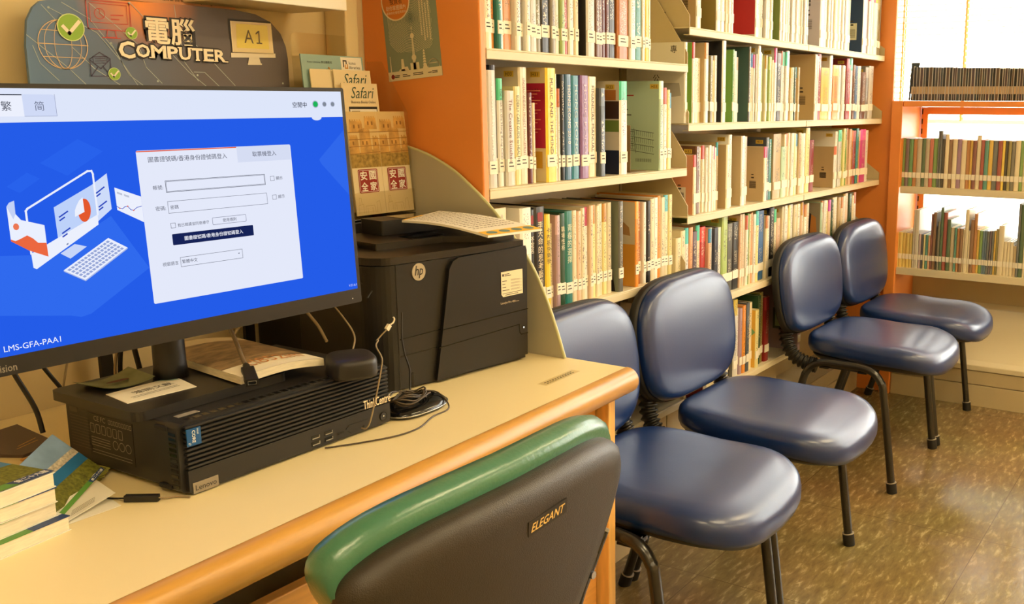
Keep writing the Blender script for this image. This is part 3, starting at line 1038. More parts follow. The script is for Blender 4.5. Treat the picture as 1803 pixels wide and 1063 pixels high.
# ------------------------------------------------------------------ brochure stand
m_acr = CLEAR('clear_acrylic', (.97, .95, .90), .07, .04)
bs = thing('brochure_stand', 'clear acrylic tiered brochure stand holding leaflets behind the printer', 'brochure stand', (1.36, 1.50, 1.0))
part('base', MB().box((1.195, 1.452, 1.0005), (1.470, 1.585, 1.0035)), m_acr, bs)
LEAN = Vector((-.13, .30, 1)).normalized()       # brochures lean back and to the left
part('back_panel', MB().prism(rrect(0, 0, .152, .262, .012), (1.267, 1.530, 1.088), X_, (Vector((0, .05, 1))).normalized(), Y_ * .003), m_acr, bs)
part('front_pocket', MB().prism(rrect(0, 0, .158, .045, .003), (1.320, 1.452, 1.004), X_, Vector((-.0, .05, 1)).normalized(), Y_ * -.002), m_acr, bs)
part('side_wall', MB().prism([(0, 0), (.11, 0), (.10, .30), (.06, .30), (0, .20)], (1.4815, 1.455, 1.0035), Y_, Vector((-.06, .0, 1)).normalized(), X_ * -.003), m_acr, bs)
m_kraft = M('leaflet_cream', (228, 212, 174), 0.6)
m_gold = M('stone_gold', (206, 160, 84), 0.7, noise=0.35, nscale=60)
m_gold2 = M('stone_dark', (150, 108, 50), 0.7, noise=0.3, nscale=80)
m_leaf = M('foliage_print', (170, 140, 70), 0.8, noise=0.5, nscale=120)
m_seal = M('seal_red', (150, 40, 34), 0.55)
m_dgreen = M('script_green', (42, 78, 62), 0.6)
LV = Vector((-.006, .09, 1)).normalized()
LN_ = X_.cross(LV)          # towards the viewer


def brochure(o, w, hgt, label, cat='leaflet', mat=m_kraft, v=LV, th=.0025, group='leaflets in the acrylic stand'):
    mb = MB().prism([(0, 0), (w, 0), (w, hgt), (0, hgt)], o, X_, v, (X_.cross(v)) * -th)
    return solo('leaflet', mb, mat, label, cat, group)


def greatwall(o, label):
    o = Vector(o)
    W, H = .076, .200
    b = brochure(o, W, H, label)
    q = o + LN_ * .0004
    part('sky', MB().flat([(0, .098), (W, .098), (W, H), (0, H)], q, X_, LV), M('print_sky', (214, 188, 130), 0.6), b)
    f = MB()
    f.flat([(0, .092), (W, .092), (W, .122), (.05, .128), (.03, .12), (0, .126)], q + LN_ * .0003, X_, LV)
    part('trees', f, m_leaf, b)
    f = MB()
    for (x0, x1, y0, y1) in ((.026, .056, .118, .165), (.0, .024, .120, .152), (.058, .076, .118, .150), (.042, .074, .166, .188), (.004, .038, .160, .182)):
        f.flat([(x0, y0), (x1, y0), (x1 - .002, y1), (x0 + .002, y1)], q + LN_ * .0006, X_, LV)
        n = max(2, int((x1 - x0) / .006))
        for k in range(n):
            a = x0 + .002 + (x1 - x0 - .004) * k / n
            f.flat([(a, y1), (a + .0035, y1), (a + .0035, y1 + .003), (a, y1 + .003)], q + LN_ * .0006, X_, LV)
    part('wall_towers', f, m_gold, b)
    f = MB()
    for (x, y) in ((.032, .136), (.042, .136), (.008, .136), (.064, .134), (.05, .174), (.06, .174), (.014, .168), (.026, .168)):
        f.flat([(x, y), (x + .004, y), (x + .004, y + .007), (x, y + .007)], q + LN_ * .0009, X_, LV)
    for k in range(4):
        f.line([(0, .1185 + k * .014), (W, .1215 + k * .013)], .0012, q + LN_ * .0009, X_, LV)
    part('openings', f, m_gold2, b)
    s = part('seal', MB().flat(rrect(.013, .043, .063, .089, .003), q + LN_ * .0003, X_, LV), m_seal, b)
    f = MB().line(rrect(.0152, .0452, .0608, .0868, .002), .0007, q + LN_ * .0006, X_, LV, closed=True)
    for ch, x, y in (('國', .0495, .0767), ('家', .0495, .0553), ('安', .0265, .0767), ('全', .0265, .0553)):
        put_text(f, ch, q + LN_ * .0006 + X_ * x + LV * y, X_, LV, w=.0175, h=.0175, bold=.02)
    part('characters', f, m_paper, s)
    f = MB()
    for pts in ([(.006, .004), (.006, .020), (.018, .022), (.018, .004)], [(.022, .004), (.024, .018), (.046, .018), (.048, .004)], [(.028, .014), (.028, .004)], [(.041, .014), (.041, .004)], [(.052, .004), (.053, .024), (.060, .026), (.062, .004)], [(.009, .022), (.009, .034), (.014, .034), (.014, .022)]):
        f.line(pts, .0006, q + LN_ * .0004, X_, LV)
    part('line_drawing', f, M('line_tan', (186, 162, 112), 0.7), b)
    return b


greatwall((1.327, 1.4565, 1.0045), 'fortress wall leaflet with red seal, left of the pair in the stand')
greatwall((1.4035, 1.4565, 1.0045), 'fortress wall leaflet with red seal, right of the pair by the divider')


def safari(o, w, h, label, screen_pic):
    o = Vector(o)
    b = brochure(o, w, h, label, mat=m_kraft)
    q = o + LN_ * .0004
    part('script_title', put_text(MB(), 'Safari', q + X_ * (w * .56) + LV * (h - .018), X_, LV, w=.060, h=.022, shear=.35, bold=.0), m_dgreen, b)
    part('subtitle', put_text(MB(), 'Business Books Online', q + X_ * (w * .56) + LV * (h - .036), X_, LV, w=.062, h=.0055, shear=.15), m_ink, b)
    if screen_pic:
        part('screen_picture', MB().flat([(.012, h - .100), (w - .006, h - .100), (w - .006, h - .045), (.012, h - .045)], q, X_, LV), m_ink, b)
        part('page_picture', MB().flat([(.014, h - .098), (w - .008, h - .098), (w - .008, h - .050), (.014, h - .050)], q + LN_ * .0003, X_, LV), m_paper, b)
        f = MB()
        for k in range(8):
            f.line([(.018, h - .054 - k * .005), (.018 + .02 + .03 * ((k * 5) % 4) / 4, h - .054 - k * .005)], .0012, q + LN_ * .0006, X_, LV)
        part('text_lines', f, M('print_grey', (120, 108, 92), 0.7), b)
    return b


safari((1.336, 1.4755, 1.078), .090, .1805, 'cream leaflet with green script title and screen picture, front of two', True)
safari((1.329, 1.490, 1.13), .092, .1535, 'cream leaflet with green script title, behind its twin in the stand', False)
bb = brochure((1.279, 1.498, 1.15), .055, .133, 'plain cream folded leaflet left of the script titled ones')
kk_ = brochure((1.268, 1.508, 1.172), .150, .138, 'pale blue library leaflet at the top back of the stand', mat=M('leaflet_blue', (150, 182, 180), 0.55))
q = Vector((1.268, 1.508, 1.172)) + LN_ * .0004
part('white_panel', MB().flat([(.094, 0), (.146, 0), (.146, .136), (.094, .136)], q, X_, LV), m_paper, kk_)
part('publisher_lettering', put_text(MB(), 'kono\nlibraries', q + LN_ * .0003 + X_ * .127 + LV * .121, X_, LV, w=.027), m_ink, kk_)
f = MB().line([(.100, .118), (.100, .129), (.107, .129), (.107, .124)], .0024, q + LN_ * .0003, X_, LV)
f.line([(.104, .121), (.104, .115), (.1095, .115), (.1095, .122)], .0024, q + LN_ * .0003, X_, LV, mi=1)
part('publisher_mark', f, [m_ink, M('mark_orange', (214, 150, 50), 0.5)], kk_)
part('title_lettering', put_text(MB(), 'Kono Libraries 數位圖書館', q + X_ * .043 + LV * .1245, X_, LV, w=.058), m_ink, kk_)
f = MB().flat([(.058, .112), (.064, .106), (.07, .108), (.08, .102), (.08, .098), (.05, .098), (.053, .108)], q + LN_ * .0003, X_, LV)
f.flat([(.060, .1145), (.064, .110), (.0665, .1125), (.063, .1165)], q + LN_ * .0006, X_, LV, mi=1)
part('figure_picture', f, [m_ink, m_gold], kk_)

# ------------------------------------------------------------------ computer sign on the wall
sg_y = 1.552
sign = thing('computer_sign', 'dark arched sign with computer lettering standing behind the monitor', 'sign', (1.03, sg_y, DZ))


def sign_mat():
    m = bpy.data.materials.new('sign_print')
    m.use_nodes = True
    nt = m.node_tree
    L = nt.links.new
    b = nt.nodes['Principled BSDF']
    b.inputs['Roughness'].default_value = .5
    tc = nt.nodes.new('ShaderNodeTexCoord')
    gr_ = nt.nodes.new('ShaderNodeSeparateXYZ')
    L(tc.outputs['Generated'], gr_.inputs[0])
    r = nt.nodes.new('ShaderNodeValToRGB')
    e = r.color_ramp.elements
    e[0].position, e[0].color = 0.0, (*lin((92, 122, 158)), 1)
    e[1].position, e[1].color = 0.62, (*lin((92, 84, 84)), 1)
    L(gr_.outputs[0], r.inputs[0])
    # orange flare printed diagonally
    mp = nt.nodes.new('ShaderNodeMapping')
    mp.inputs['Location'].default_value = (-.50, -.5, -1.02)
    mp.inputs['Scale'].default_value = (4.4, 0.0, 3.6)
    L(tc.outputs['Generated'], mp.inputs[0])
    sv_ = nt.nodes.new('ShaderNodeVectorMath')
    sv_.operation = 'ADD'
    g = nt.nodes.new('ShaderNodeTexGradient')
    g.gradient_type = 'SPHERICAL'
    mp.inputs['Location'].default_value = (-1.72, 0, -3.55)
    L(mp.outputs[0], g.inputs[0])
    rr = nt.nodes.new('ShaderNodeValToRGB')
    rr.color_ramp.elements[0].color = (0, 0, 0, 1)
    rr.color_ramp.elements[1].color = (1, 1, 1, 1)
    L(g.outputs['Fac'], rr.inputs[0])
    mx = nt.nodes.new('ShaderNodeMix')
    mx.data_type = 'RGBA'
    L(rr.outputs[0], mx.inputs[0])
    L(r.outputs[0], mx.inputs[6])
    mx.inputs[7].default_value = (*lin((250, 150, 60)), 1)
    L(mx.outputs[2], b.inputs['Base Color'])
    return m


arc = [(.803, 1.10), (.803, 1.30), (.808, 1.336), (.818, 1.355), (.829, 1.365), (.853, 1.371), (.95, 1.377), (1.05, 1.380), (1.158, 1.380), (1.20, 1.376), (1.232, 1.364), (1.252, 1.345), (1.262, 1.322), (1.265, 1.30), (1.265, 1.10)]
so = Vector((0, sg_y, 0))
board_ = part('board', MB().prism(arc, so, X_, Z_, Y_ * .006), sign_mat(), sign, bevel=.0008)
part('foot', MB().box((.86, sg_y - .03, DZ), (1.17, sg_y + .04, DZ + .012)), m_black, sign)
for x in (.88, 1.15):
    part('post', MB().box((x - .01, sg_y + .008, DZ + .012), (x + .01, sg_y + .016, 1.2)), m_black, sign)
m_circ = M('circuit_line', (176, 186, 180), 0.5)
m_redl = M('line_red', (196, 70, 52), 0.5)
m_whl = M('line_cream', (216, 186, 140), 0.5)
m_pur = M('line_purple', (62, 52, 82), 0.5)
m_lime = M('tick_green', (138, 180, 52), 0.45)
m_ivory = M('sign_ivory', (244, 232, 204), 0.45)
m_dark = M('sign_dark', (34, 28, 26), 0.5)


def so_(k):
    return Vector((0, sg_y - .0006 - .0005 * k, 0))


f = MB()
for pts in ([(.84, 1.357), (.909, 1.325), (.944, 1.283), (.975, 1.235)], [(.966, 1.376), (1.05, 1.291), (1.077, 1.255)], [(.90, 1.37), (.975, 1.31), (.985, 1.275), (1.01, 1.25)], [(1.043, 1.378), (1.045, 1.34), (1.089, 1.306), (1.148, 1.249)], [(.805, 1.315), (.86, 1.27), (.89, 1.24)], [(.812, 1.30), (.82, 1.275), (.845, 1.25)], [(.87, 1.30), (.90, 1.27), (.94, 1.245)], [(1.0, 1.33), (1.06, 1.27), (1.10, 1.24)], [(.93, 1.31), (.955, 1.262), (.985, 1.24)], [(1.07, 1.27), (1.09, 1.27), (1.13, 1.235)], [(.86, 1.366), (.90, 1.345), (.935, 1.30)], [(.83, 1.36), (.87, 1.315)]):
    f.line(pts, .0009, so_(0), X_, Z_)
for x, z in ((.84, 1.357), (1.003, 1.253), (1.0, 1.33), (.93, 1.31), (1.076, 1.265), (.965, 1.374), (.945, 1.29), (1.25, 1.255)):
    f.disc(so_(0) + X_ * x + Z_ * z, X_, Z_, .0018, 10)
part('circuit_lines', f, m_circ, sign)
f = MB()
gc = so_(1) + X_ * .856 + Z_ * 1.304
f.disc(gc, X_, Z_, .037, 36, r2=.0358)
for k in (.35,):
    f.disc(gc, X_ * k, Z_, .037, 32, r2=.0350)
    f.disc(gc, X_ * .75, Z_, .037, 32, r2=.0358)
f.line([(.819, 1.304), (.893, 1.304)], .0012, so_(1), X_, Z_)
f.line([(.825, 1.324), (.887, 1.324)], .0010, so_(1), X_, Z_)
f.line([(.825, 1.285), (.887, 1.285)], .0010, so_(1), X_, Z_)
part('globe_icon', f, m_whl, sign)
f = MB()
f.line(rrect(.896, 1.330, .965, 1.3735, .002), .0014, so_(1), X_, Z_, closed=True)
f.line([(.901, 1.3405), (.960, 1.3405), (.960, 1.3695), (.901, 1.3695)], .0009, so_(1), X_, Z_, closed=True)
f.disc(so_(1) + X_ * .916 + Z_ * 1.354, X_, Z_, .0085, 20, r2=.0075)
f.line([(.916, 1.362), (.916, 1.354), (.922, 1.349)], .0009, so_(1), X_, Z_)
f.line([(.934, 1.353), (.953, 1.354)], .0016, so_(1), X_, Z_)
f.line([(.934, 1.347), (.946, 1.347)], .0016, so_(1), X_, Z_)
f.line([(.926, 1.330), (.924, 1.319), (.940, 1.319), (.938, 1.330)], .0012, so_(1), X_, Z_)
f.line([(.917, 1.318), (.946, 1.318)], .0014, so_(1), X_, Z_)
part('red_screen_icon', f, m_redl, sign)
f = MB()
f.line([(.894, 1.283), (.894, 1.258), (.926, 1.259), (.926, 1.285)], .0013, so_(1), X_, Z_)
f.line([(.894, 1.283), (.910, 1.270), (.926, 1.285)], .0012, so_(1), X_, Z_)
f.line([(.894, 1.258), (.906, 1.273)], .0012, so_(1), X_, Z_)
f.line([(.926, 1.259), (.914, 1.273)], .0012, so_(1), X_, Z_)
f.line([(.899, 1.280), (.899, 1.2875), (.921, 1.289), (.921, 1.281)], .0012, so_(1), X_, Z_)
f.line([(.894, 1.284), (.910, 1.295), (.926, 1.286)], .0012, so_(1), X_, Z_)
for k in range(3):
    f.line([(.902, 1.285 - k * .0035), (.918, 1.286 - k * .0035)], .0009, so_(1), X_, Z_)
part('envelope_icon', f, m_pur, sign)
for (x, z, r) in ((.8695, 1.330, .0205), (.9645, 1.3275, .0098), (.9305, 1.2625, .0098)):
    d_ = part('tick_disc', MB().disc(so_(2) + X_ * x + Z_ * z, X_, Z_, r, 28), m_lime, sign)
    part('tick_ring', MB().disc(so_(2) + X_ * x + Z_ * z - Y_ * .0002, X_, Z_, r, 28, r2=r * .93), M('ring_pale', (206, 220, 150), 0.5), d_)
    part('tick', MB().line([(x - r * .55, z + r * .02), (x - r * .15, z - r * .42), (x + r * .6, z + r * .42)], r * .26, so_(3), X_, Z_), m_ivory, d_)


def serif_word(mb, body, c, w, h, bold, layer):
    put_text(mb, body, so_(layer) + X_ * c[0] + Z_ * c[1], X_, Z_, w=w, h=h, bold=bold)


f = MB()
serif_word(f, '電腦', (1.0325, 1.3345), .095, .050, .085, 2)
part('characters_outline', f, m_dark, sign)
f = MB()
serif_word(f, '電腦', (1.0325, 1.3345), .088, .044, .02, 3)
part('characters', f, m_ivory, sign)
# COMPUTER in small capitals with slab serifs
f, fo = MB(), MB()
x = .9405
for ch, w_, h_ in (('C', .027, .027), ('O', .0235, .021), ('M', .0265, .021), ('P', .0195, .021), ('U', .0215, .021), ('T', .0205, .021), ('E', .019, .021), ('R', .022, .021)):
    zb = 1.2905 - (x - .94) * .012
    zc = zb + h_ / 2 - (.003 if ch == 'C' else 0)
    put_text(fo, ch, so_(2) + X_ * (x + w_ / 2) + Z_ * zc, X_, Z_, w=w_ + .0035, h=h_ + .0055, bold=.075)
    put_text(f, ch, so_(3) + X_ * (x + w_ / 2) + Z_ * zc, X_, Z_, w=w_, h=h_, bold=.03)
    for sx_, at in {'M': ((.0, 0), (1, 0)), 'P': ((.12, 0),), 'U': ((.08, 1), (.92, 1)), 'T': ((.5, 0),), 'E': ((.12, 0),), 'R': ((.1, 0), (1, 0))}.get(ch, ()):
        zz = zc - h_ / 2 if at == 0 else zc + h_ / 2 - .002
        xx = x + w_ * sx_
        fo.flat([(xx - .0056, zz - .0016), (xx + .0056, zz - .0016), (xx + .0056, zz + .0036), (xx - .0056, zz + .0036)], so_(2), X_, Z_)
        f.flat([(xx - .004, zz), (xx + .004, zz), (xx + .004, zz + .002), (xx - .004, zz + .002)], so_(3.2), X_, Z_)
    x += w_ + .0018
part('word_outline', fo, m_dark, sign)
part('word', f, m_ivory, sign)
f = MB().flat([(1.1425, 1.364), (1.229, 1.3655), (1.234, 1.352), (1.146, 1.309)], so_(1), X_, Z_)
part('screen_shadow', f, m_dark, sign)
f = MB().flat([(1.146, 1.3605), (1.231, 1.362), (1.233, 1.309), (1.147, 1.307)], so_(2), X_, Z_)
part('screen_picture', f, m_ivory, sign)
f = MB().flat([(1.1435, 1.3055), (1.2365, 1.3085), (1.2365, 1.301), (1.1435, 1.2975)], so_(2), X_, Z_)
f.flat([(1.180, 1.2995), (1.201, 1.3005), (1.204, 1.289), (1.177, 1.288)], so_(2), X_, Z_)
f.flat([(1.176, 1.2885), (1.206, 1.2895), (1.206, 1.287), (1.176, 1.286)], so_(2.4), X_, Z_)
part('screen_foot', f, M('sign_silver', (224, 214, 190), 0.4), sign)
n_ = part('number_card', MB().flat([(1.157, 1.3565), (1.222, 1.3575), (1.2235, 1.3155), (1.156, 1.3150)], so_(3), X_, Z_), M('card_yellow', (242, 232, 122), 0.55), sign, label='yellow number card')
f = put_text(MB(), 'A', so_(3.6) + X_ * 1.1815 + Z_ * 1.3355, X_, Z_, w=.019, h=.023)
f.flat([(1.2015, 1.324), (1.2045, 1.324), (1.2045, 1.347), (1.2018, 1.347)], so_(3.6), X_, Z_)
f.flat([(1.196, 1.3425), (1.2018, 1.347), (1.2018, 1.3435), (1.1965, 1.3400)], so_(3.6), X_, Z_)
f.flat([(1.197, 1.324), (1.209, 1.324), (1.209, 1.3262), (1.197, 1.3262)], so_(3.6), X_, Z_)
part('lettering', f, m_ink, n_)
part('clear_cover', MB().prism(rrect(1.148, 1.306, 1.231, 1.359, .001), so_(4.2), X_, Z_, Y_ * -.0006), m_acr, sign)

# notice and cabinet at the top of the wall
nt_ = solo('paper_notice', MB().box((.975, 1.5965, 1.3835), (1.193, 1.5995, 1.55)), M('notice_peach', (250, 186, 140), 0.65), 'peach paper notice taped on the wall above the computer sign', 'notice')
part('lettering', put_text(MB(), 'Please remember to save all the files or finish printing.', (1.070, 1.5962, 1.3905), X_, Z_, w=.155, h=.0066, bold=.01), m_ink, nt_)
cb_ = thing('wall_cabinet', 'white cabinet on the wall above the brochure stand', 'cabinet', (1.2, 1.52, 1.388))
part('body', MB().box((1.09, 1.4535, 1.3885), (1.318, 1.5985, 1.75)), M('cabinet_side', (226, 208, 168), 0.6), cb_, bevel=.002)
part('front', MB().box((1.088, 1.449, 1.3875), (1.32, 1.4535, 1.752)), m_white, cb_, bevel=.0015)

# ------------------------------------------------------------------ poster on the orange panel
ps_u = Vector((0, -.9965, .0834))
ps_v = Vector((0, .0834, .9965))
ps_o = Vector((1.4963, 1.529, 1.2634))
pw, ph = .1475, .212
m_pt = M('poster_teal', (136, 150, 128), 0.55)
m_pc_ = M('poster_cream', (234, 222, 188), 0.55)
poster = solo('poster', MB().prism([(0, 0), (pw, 0), (pw, ph), (0, ph)], ps_o, ps_u, ps_v, X_ * .0006), m_pt, 'grey green poster with tower skyline and rings on the orange panel', 'poster')


def pq(k):
    return ps_o - X_ * (.0002 + .0003 * k)


f = MB()
cx, cy = .0755, .1185
for i in range(24):
    r = .0035 + i * .0031
    seg = []
    n = 64
    for k in range(n + 1):
        a = 2 * pi * k / n
        x, y = cx + r * cos(a), cy + r * sin(a)
        ok = .012 < x < pw - .016 and y < ph - .001 and (y > cy - .0655)
        if ok:
            seg.append((x, y))
        elif len(seg) > 1:
            f.line(seg, .00065, pq(0), ps_u, ps_v)
            seg = []
        else:
            seg = []
    if len(seg) > 1:
        f.line(seg, .00065, pq(0), ps_u, ps_v)
part('rings', f, m_pc_, poster)
f = MB()
f.flat([(0, 0), (pw, 0), (pw, .0185), (0, .0185)], pq(1), ps_u, ps_v)
f.flat([(.0748, .035), (.0768, .035), (.0760, .113), (.0756, .113)], pq(1), ps_u, ps_v)
f.flat([(.0715, .03), (.0735, .03), (.0752, .085), (.0742, .085)], pq(1), ps_u, ps_v)
f.flat([(.0775, .03), (.0795, .03), (.0772, .085), (.0764, .085)], pq(1), ps_u, ps_v)
for (x, y, r) in ((.0757, .085, .0052), (.0757, .042, .0062), (.0757, .1, .0018)):
    f.disc(pq(1.2) + ps_u * x + ps_v * y, ps_u, ps_v, r, 20)
f.flat([(.064, .018), (.088, .018), (.088, .032), (.064, .032)], pq(1), ps_u, ps_v)
f.flat([(.0715, .018), (.080, .018), (.0785, .04), (.073, .04)], pq(1), ps_u, ps_v)
for (x, w_, h_) in ((.008, .003, .050), (.038, .010, .042), (.045, .014, .026), (.03, .018, .022), (.097, .014, .025)):
    f.flat([(x, .018), (x + w_, .018), (x + w_ * .8, h_), (x + w_ * .2, h_)], pq(1), ps_u, ps_v)
for k in range(6):
    f.flat([(.0985 + k * .0004, .025 + k * .0052), (.1085 - k * .0004, .025 + k * .0052), (.1065 - k * .0004, .029 + k * .0052), (.1005 + k * .0004, .029 + k * .0052)], pq(1), ps_u, ps_v)
f.line([(.127 + .0155 * cos(rad(180 * k / 14)), .0185 + .016 * sin(rad(180 * k / 14))) for k in range(15)], .0016, pq(1), ps_u, ps_v)
f.line([(.113, .027), (.141, .027)], .0014, pq(1), ps_u, ps_v)
part('skyline', f, m_pc_, poster)
f = MB()
rnd = random.Random(3)
for c in range(4):
    y = .148 - (.006 if c in (1,) else 0)
    x = .124 - c * .0075
    for k in range(22 - 3 * (c % 2)):
        f.flat([(x, y), (x + .0034, y), (x + .0034, y + .0026), (x, y + .0026)], pq(1), ps_u, ps_v)
        y -= .0036
part('fine_columns', f, m_pc_, poster)
c_ = part('title_disc', MB().disc(pq(2) + ps_u * .0395 + ps_v * .158, ps_u, ps_v, .0395, 40), m_pc_, poster)
part('title_field', MB().disc(pq(2.4) + ps_u * .0395 + ps_v * .158, ps_u, ps_v, .0365, 40), M('poster_orange', (214, 130, 56), 0.5), c_)
f = MB()
put_text(f, '投資者', pq(2.8) + ps_u * .041 + ps_v * .1575, ps_u, ps_v, w=.034, h=.0125)
part('title', f, m_ink, c_)
f = MB()
put_text(f, '助你掌握國內', pq(2.8) + ps_u * .0395 + ps_v * .1445, ps_u, ps_v, w=.054, h=.0095)
put_text(f, '最新的社會經濟資訊', pq(2.8) + ps_u * .0395 + ps_v * .1350, ps_u, ps_v, w=.054, h=.0055)
part('subtitle', f, m_pc_, c_)
f = MB().disc(pq(1.6) + ps_u * .0125 + ps_v * .0085, ps_u, ps_v, .0048, 16, mi=1)
for a, b, y in ((.018, .031, .010), (.018, .03, .007), (.041, .060, .0072), (.041, .052, .0105), (.07, .096, .011), (.07, .096, .0078), (.111, .119, .009), (.122, .135, .011), (.122, .135, .008)):
    f.line([(a, y), (b, y)], .0016, pq(1.6), ps_u, ps_v)
part('footer_marks', f, [m_ink, m_seal], poster)

# ------------------------------------------------------------------ small things on the desk and computer
ZT = PZ1
hub = thing('conference_puck', 'round edged black puck device on the computer', 'device', (.969, 1.085, ZT))
hc = Vector((.966, 1.088, ZT))
hu, hv = Vector((.86, -.51, 0)), Vector((.51, .86, 0))
rg = []
for z, s in ((.0005, .90), (.002, .97), (.006, 1.0), (.021, 1.0), (.0265, .97), (.0295, .88), (.0305, .7)):
    rg.append([hc + hu * ((abs(cos(t)) ** .62) * math.copysign(1, cos(t)) * .034 * s) + hv * ((abs(sin(t)) ** .62) * math.copysign(1, sin(t)) * .040 * s) + Z_ * z for t in [2 * pi * k / 40 for k in range(40)]])
part('body', MB().rings(rg), M('puck_black', (36, 34, 33), 0.45), hub)
part('lettering', put_text(MB(), 'Lenovo', hc + Z_ * .0308 + hv * .018, hu, hv, w=.028), M('dim_print2', (84, 78, 70), 0.5), hub)

m_wire = M('wire_grey', (150, 132, 100), 0.5)
m_wire_b = M('wire_black', (24, 22, 20), 0.45)


def cable(name, pts, r, mat, label, cat='cable', n=8, group=None):
    return solo(name, MB().tube(smooth_path(pts, n), r, 7), mat, label, cat, group)


c1 = cable('thin_cable', [(.972, 1.0805, .7465), (.974, 1.072, .7475), (.979, 1.068, .76), (.992, 1.066, .80), (1.004, 1.068, .832), (1.010, 1.072, .846), (1.012, 1.085, .862), (1.040, 1.11, .862), (1.075, 1.15, .850), (1.098, 1.15, .864)], .0012, m_wire, 'thin pale cable hanging over the computer front to its socket')
pl_ = part('clip', MB().prism(rrect(-.0035, -.005, .0035, .005, .001), (1.100, 1.148, .866), Vector((.7, 0, -.7)), Vector((.7, 0, .7)), Y_ * .005), M('clip_white', (226, 214, 190), 0.4), c1)
part('hook', MB().tube(smooth_path([(1.104, 1.149, .870), (1.110, 1.149, .872), (1.113, 1.149, .877), (1.111, 1.149, .881)], 5), .0014, 6), M('clip_white'), c1)
cable('thin_cable', [(1.131, 1.150, .885), (1.127, 1.148, .86), (1.125, 1.146, .84), (1.128, 1.144, .815), (1.134, 1.141, .79), (1.131, 1.139, .765), (1.128, 1.137, .742)], .0014, m_wire_b, 'thin black cable hanging down the left front corner of the printer')
# coiled reader beside the computer
rd = thing('desk_reader', 'glossy black oval reader on the desk in front of the printer', 'device', (1.10, 1.105, DZ))
rc = Vector((1.103, 1.108, DZ))
rg = []
for z, s in ((.0005, .96), (.003, 1.0), (.007, 1.0), (.012, .9), (.016, .72), (.018, .45)):
    rg.append([rc + X_ * ((abs(cos(t)) ** .8) * math.copysign(1, cos(t)) * .064 * s) + Y_ * ((abs(sin(t)) ** .8) * math.copysign(1, sin(t)) * .046 * s - .10 * cos(t) * .064 * s * -1.0) + Z_ * z for t in [2 * pi * k / 40 for k in range(40)]])
part('body', MB().rings(rg), m_black_g, rd)
part('rim', MB().tube([rc + X_ * ((abs(cos(t)) ** .8) * math.copysign(1, cos(t)) * .0645) + Y_ * ((abs(sin(t)) ** .8) * math.copysign(1, sin(t)) * .0465 + .10 * cos(t) * .064) + Z_ * .0055 for t in [2 * pi * k / 40 for k in range(41)]], .0012, 5), m_steel, rd)
bt_ = MB()
for i in range(3):
    bt_.box((1.135 + i * .006, 1.098 + i * .009, DZ + .0125), (1.143 + i * .006, 1.101 + i * .009, DZ + .0142))
part('keys', bt_, M('key_pale', (190, 190, 180), 0.4), rd)
coil = []
rnd = random.Random(8)
for i in range(120):
    t = i / 120 * 2 * pi * 6
    rr = 1 + .12 * sin(i * .37) - .08 * (i / 120)
    coil.append(Vector((1.084 + .036 * rr * cos(t) + .004 * sin(i * .21), 1.096 + .024 * rr * sin(t) + .003 * cos(i * .33), DZ + .0212 + .004 * sin(i * .9) + i * .00009)))
tail = [coil[-1], Vector((1.125, 1.10, DZ + .026)), Vector((1.145, 1.09, DZ + .018)), Vector((1.128, 1.052, DZ + .004)), Vector((1.085, 1.046, DZ + .0018)), Vector((1.035, 1.026, DZ + .0018)), Vector((.99, 1.028, DZ + .0018)), Vector((.942, 1.050, DZ + .0018)), Vector((.913, 1.068, DZ + .0018)), Vector((.90, 1.0765, DZ + .0018))]
solo('coiled_cable', MB().tube(coil + smooth_path(tail, 8)[1:], .0013, 6), M('coil_brown', (70, 58, 42), 0.35), 'thin dark cable coiled on the oval reader and trailing along the desk', 'cable')

# usb extension cable in front of the stand
uc = thing('usb_extension_cable', 'grey extension cable with a black socket lying over the stand base', 'cable', (.82, 1.12, .845))
up = [(.735, 1.30, .99), (.765, 1.24, .93), (.792, 1.19, .885), (.815, 1.155, .861), (.829, 1.133, .856), (.835, 1.122, .8535)]
up = [(.90, 1.30, .93), (.885, 1.255, .906), (.87, 1.215, .884), (.852, 1.178, .868), (.8425, 1.158, .8615)]
part('wire', MB().tube(smooth_path(up, 6), .0031, 8), M('wire_taupe', (118, 102, 80), 0.5), uc)
pd = (Vector((.806, 1.092, .8435)) - Vector((.8425, 1.158, .8615))).normalized()
pside = pd.cross(Z_).normalized()
pup = pside.cross(pd)
o_ = Vector((.8425, 1.158, .8615))
part('collar', MB().tube([o_, o_ + pd * .014], [.0044, .0054], 10), m_black, uc)
part('plug', MB().prism(rrect(-.0085, -.0055, .0085, .0055, .0015, 2), o_ + pd * .014, pside, pup, pd * .038), m_black, uc, bevel=.001)
part('socket', MB().prism([(-.0055, -.0027), (.0055, -.0027), (.0055, .0027), (-.0055, .0027)], o_ + pd * .0521, pside, pup, pd * .0006), m_steel, uc)
part('socket_hole', MB().prism([(-.0047, -.0020), (.0047, -.0020), (.0047, .0020), (-.0047, .0020)], o_ + pd * .0527, pside, pup, pd * .0003), m_black_g, uc)

# magazine lying by the stand
mg = MB()
Nn = 14
mA, mB_, mC, mD = Vector((.8145, 1.132, 0)), Vector((.948, 1.125, 0)), Vector((.965, 1.345, 0)), Vector((.845, 1.375, 0))
vs, fs = [], []
mzt = .849


def magz(s):
    return mzt + .006 - .010 * max(0, (s - .55)) ** 1.5 + .004 * sin(pi * s)


def mpt(s, t, dz=0):
    q = mA.lerp(mB_, s).lerp(mD.lerp(mC, s), t)
    q.z = magz(s) + dz
    return q


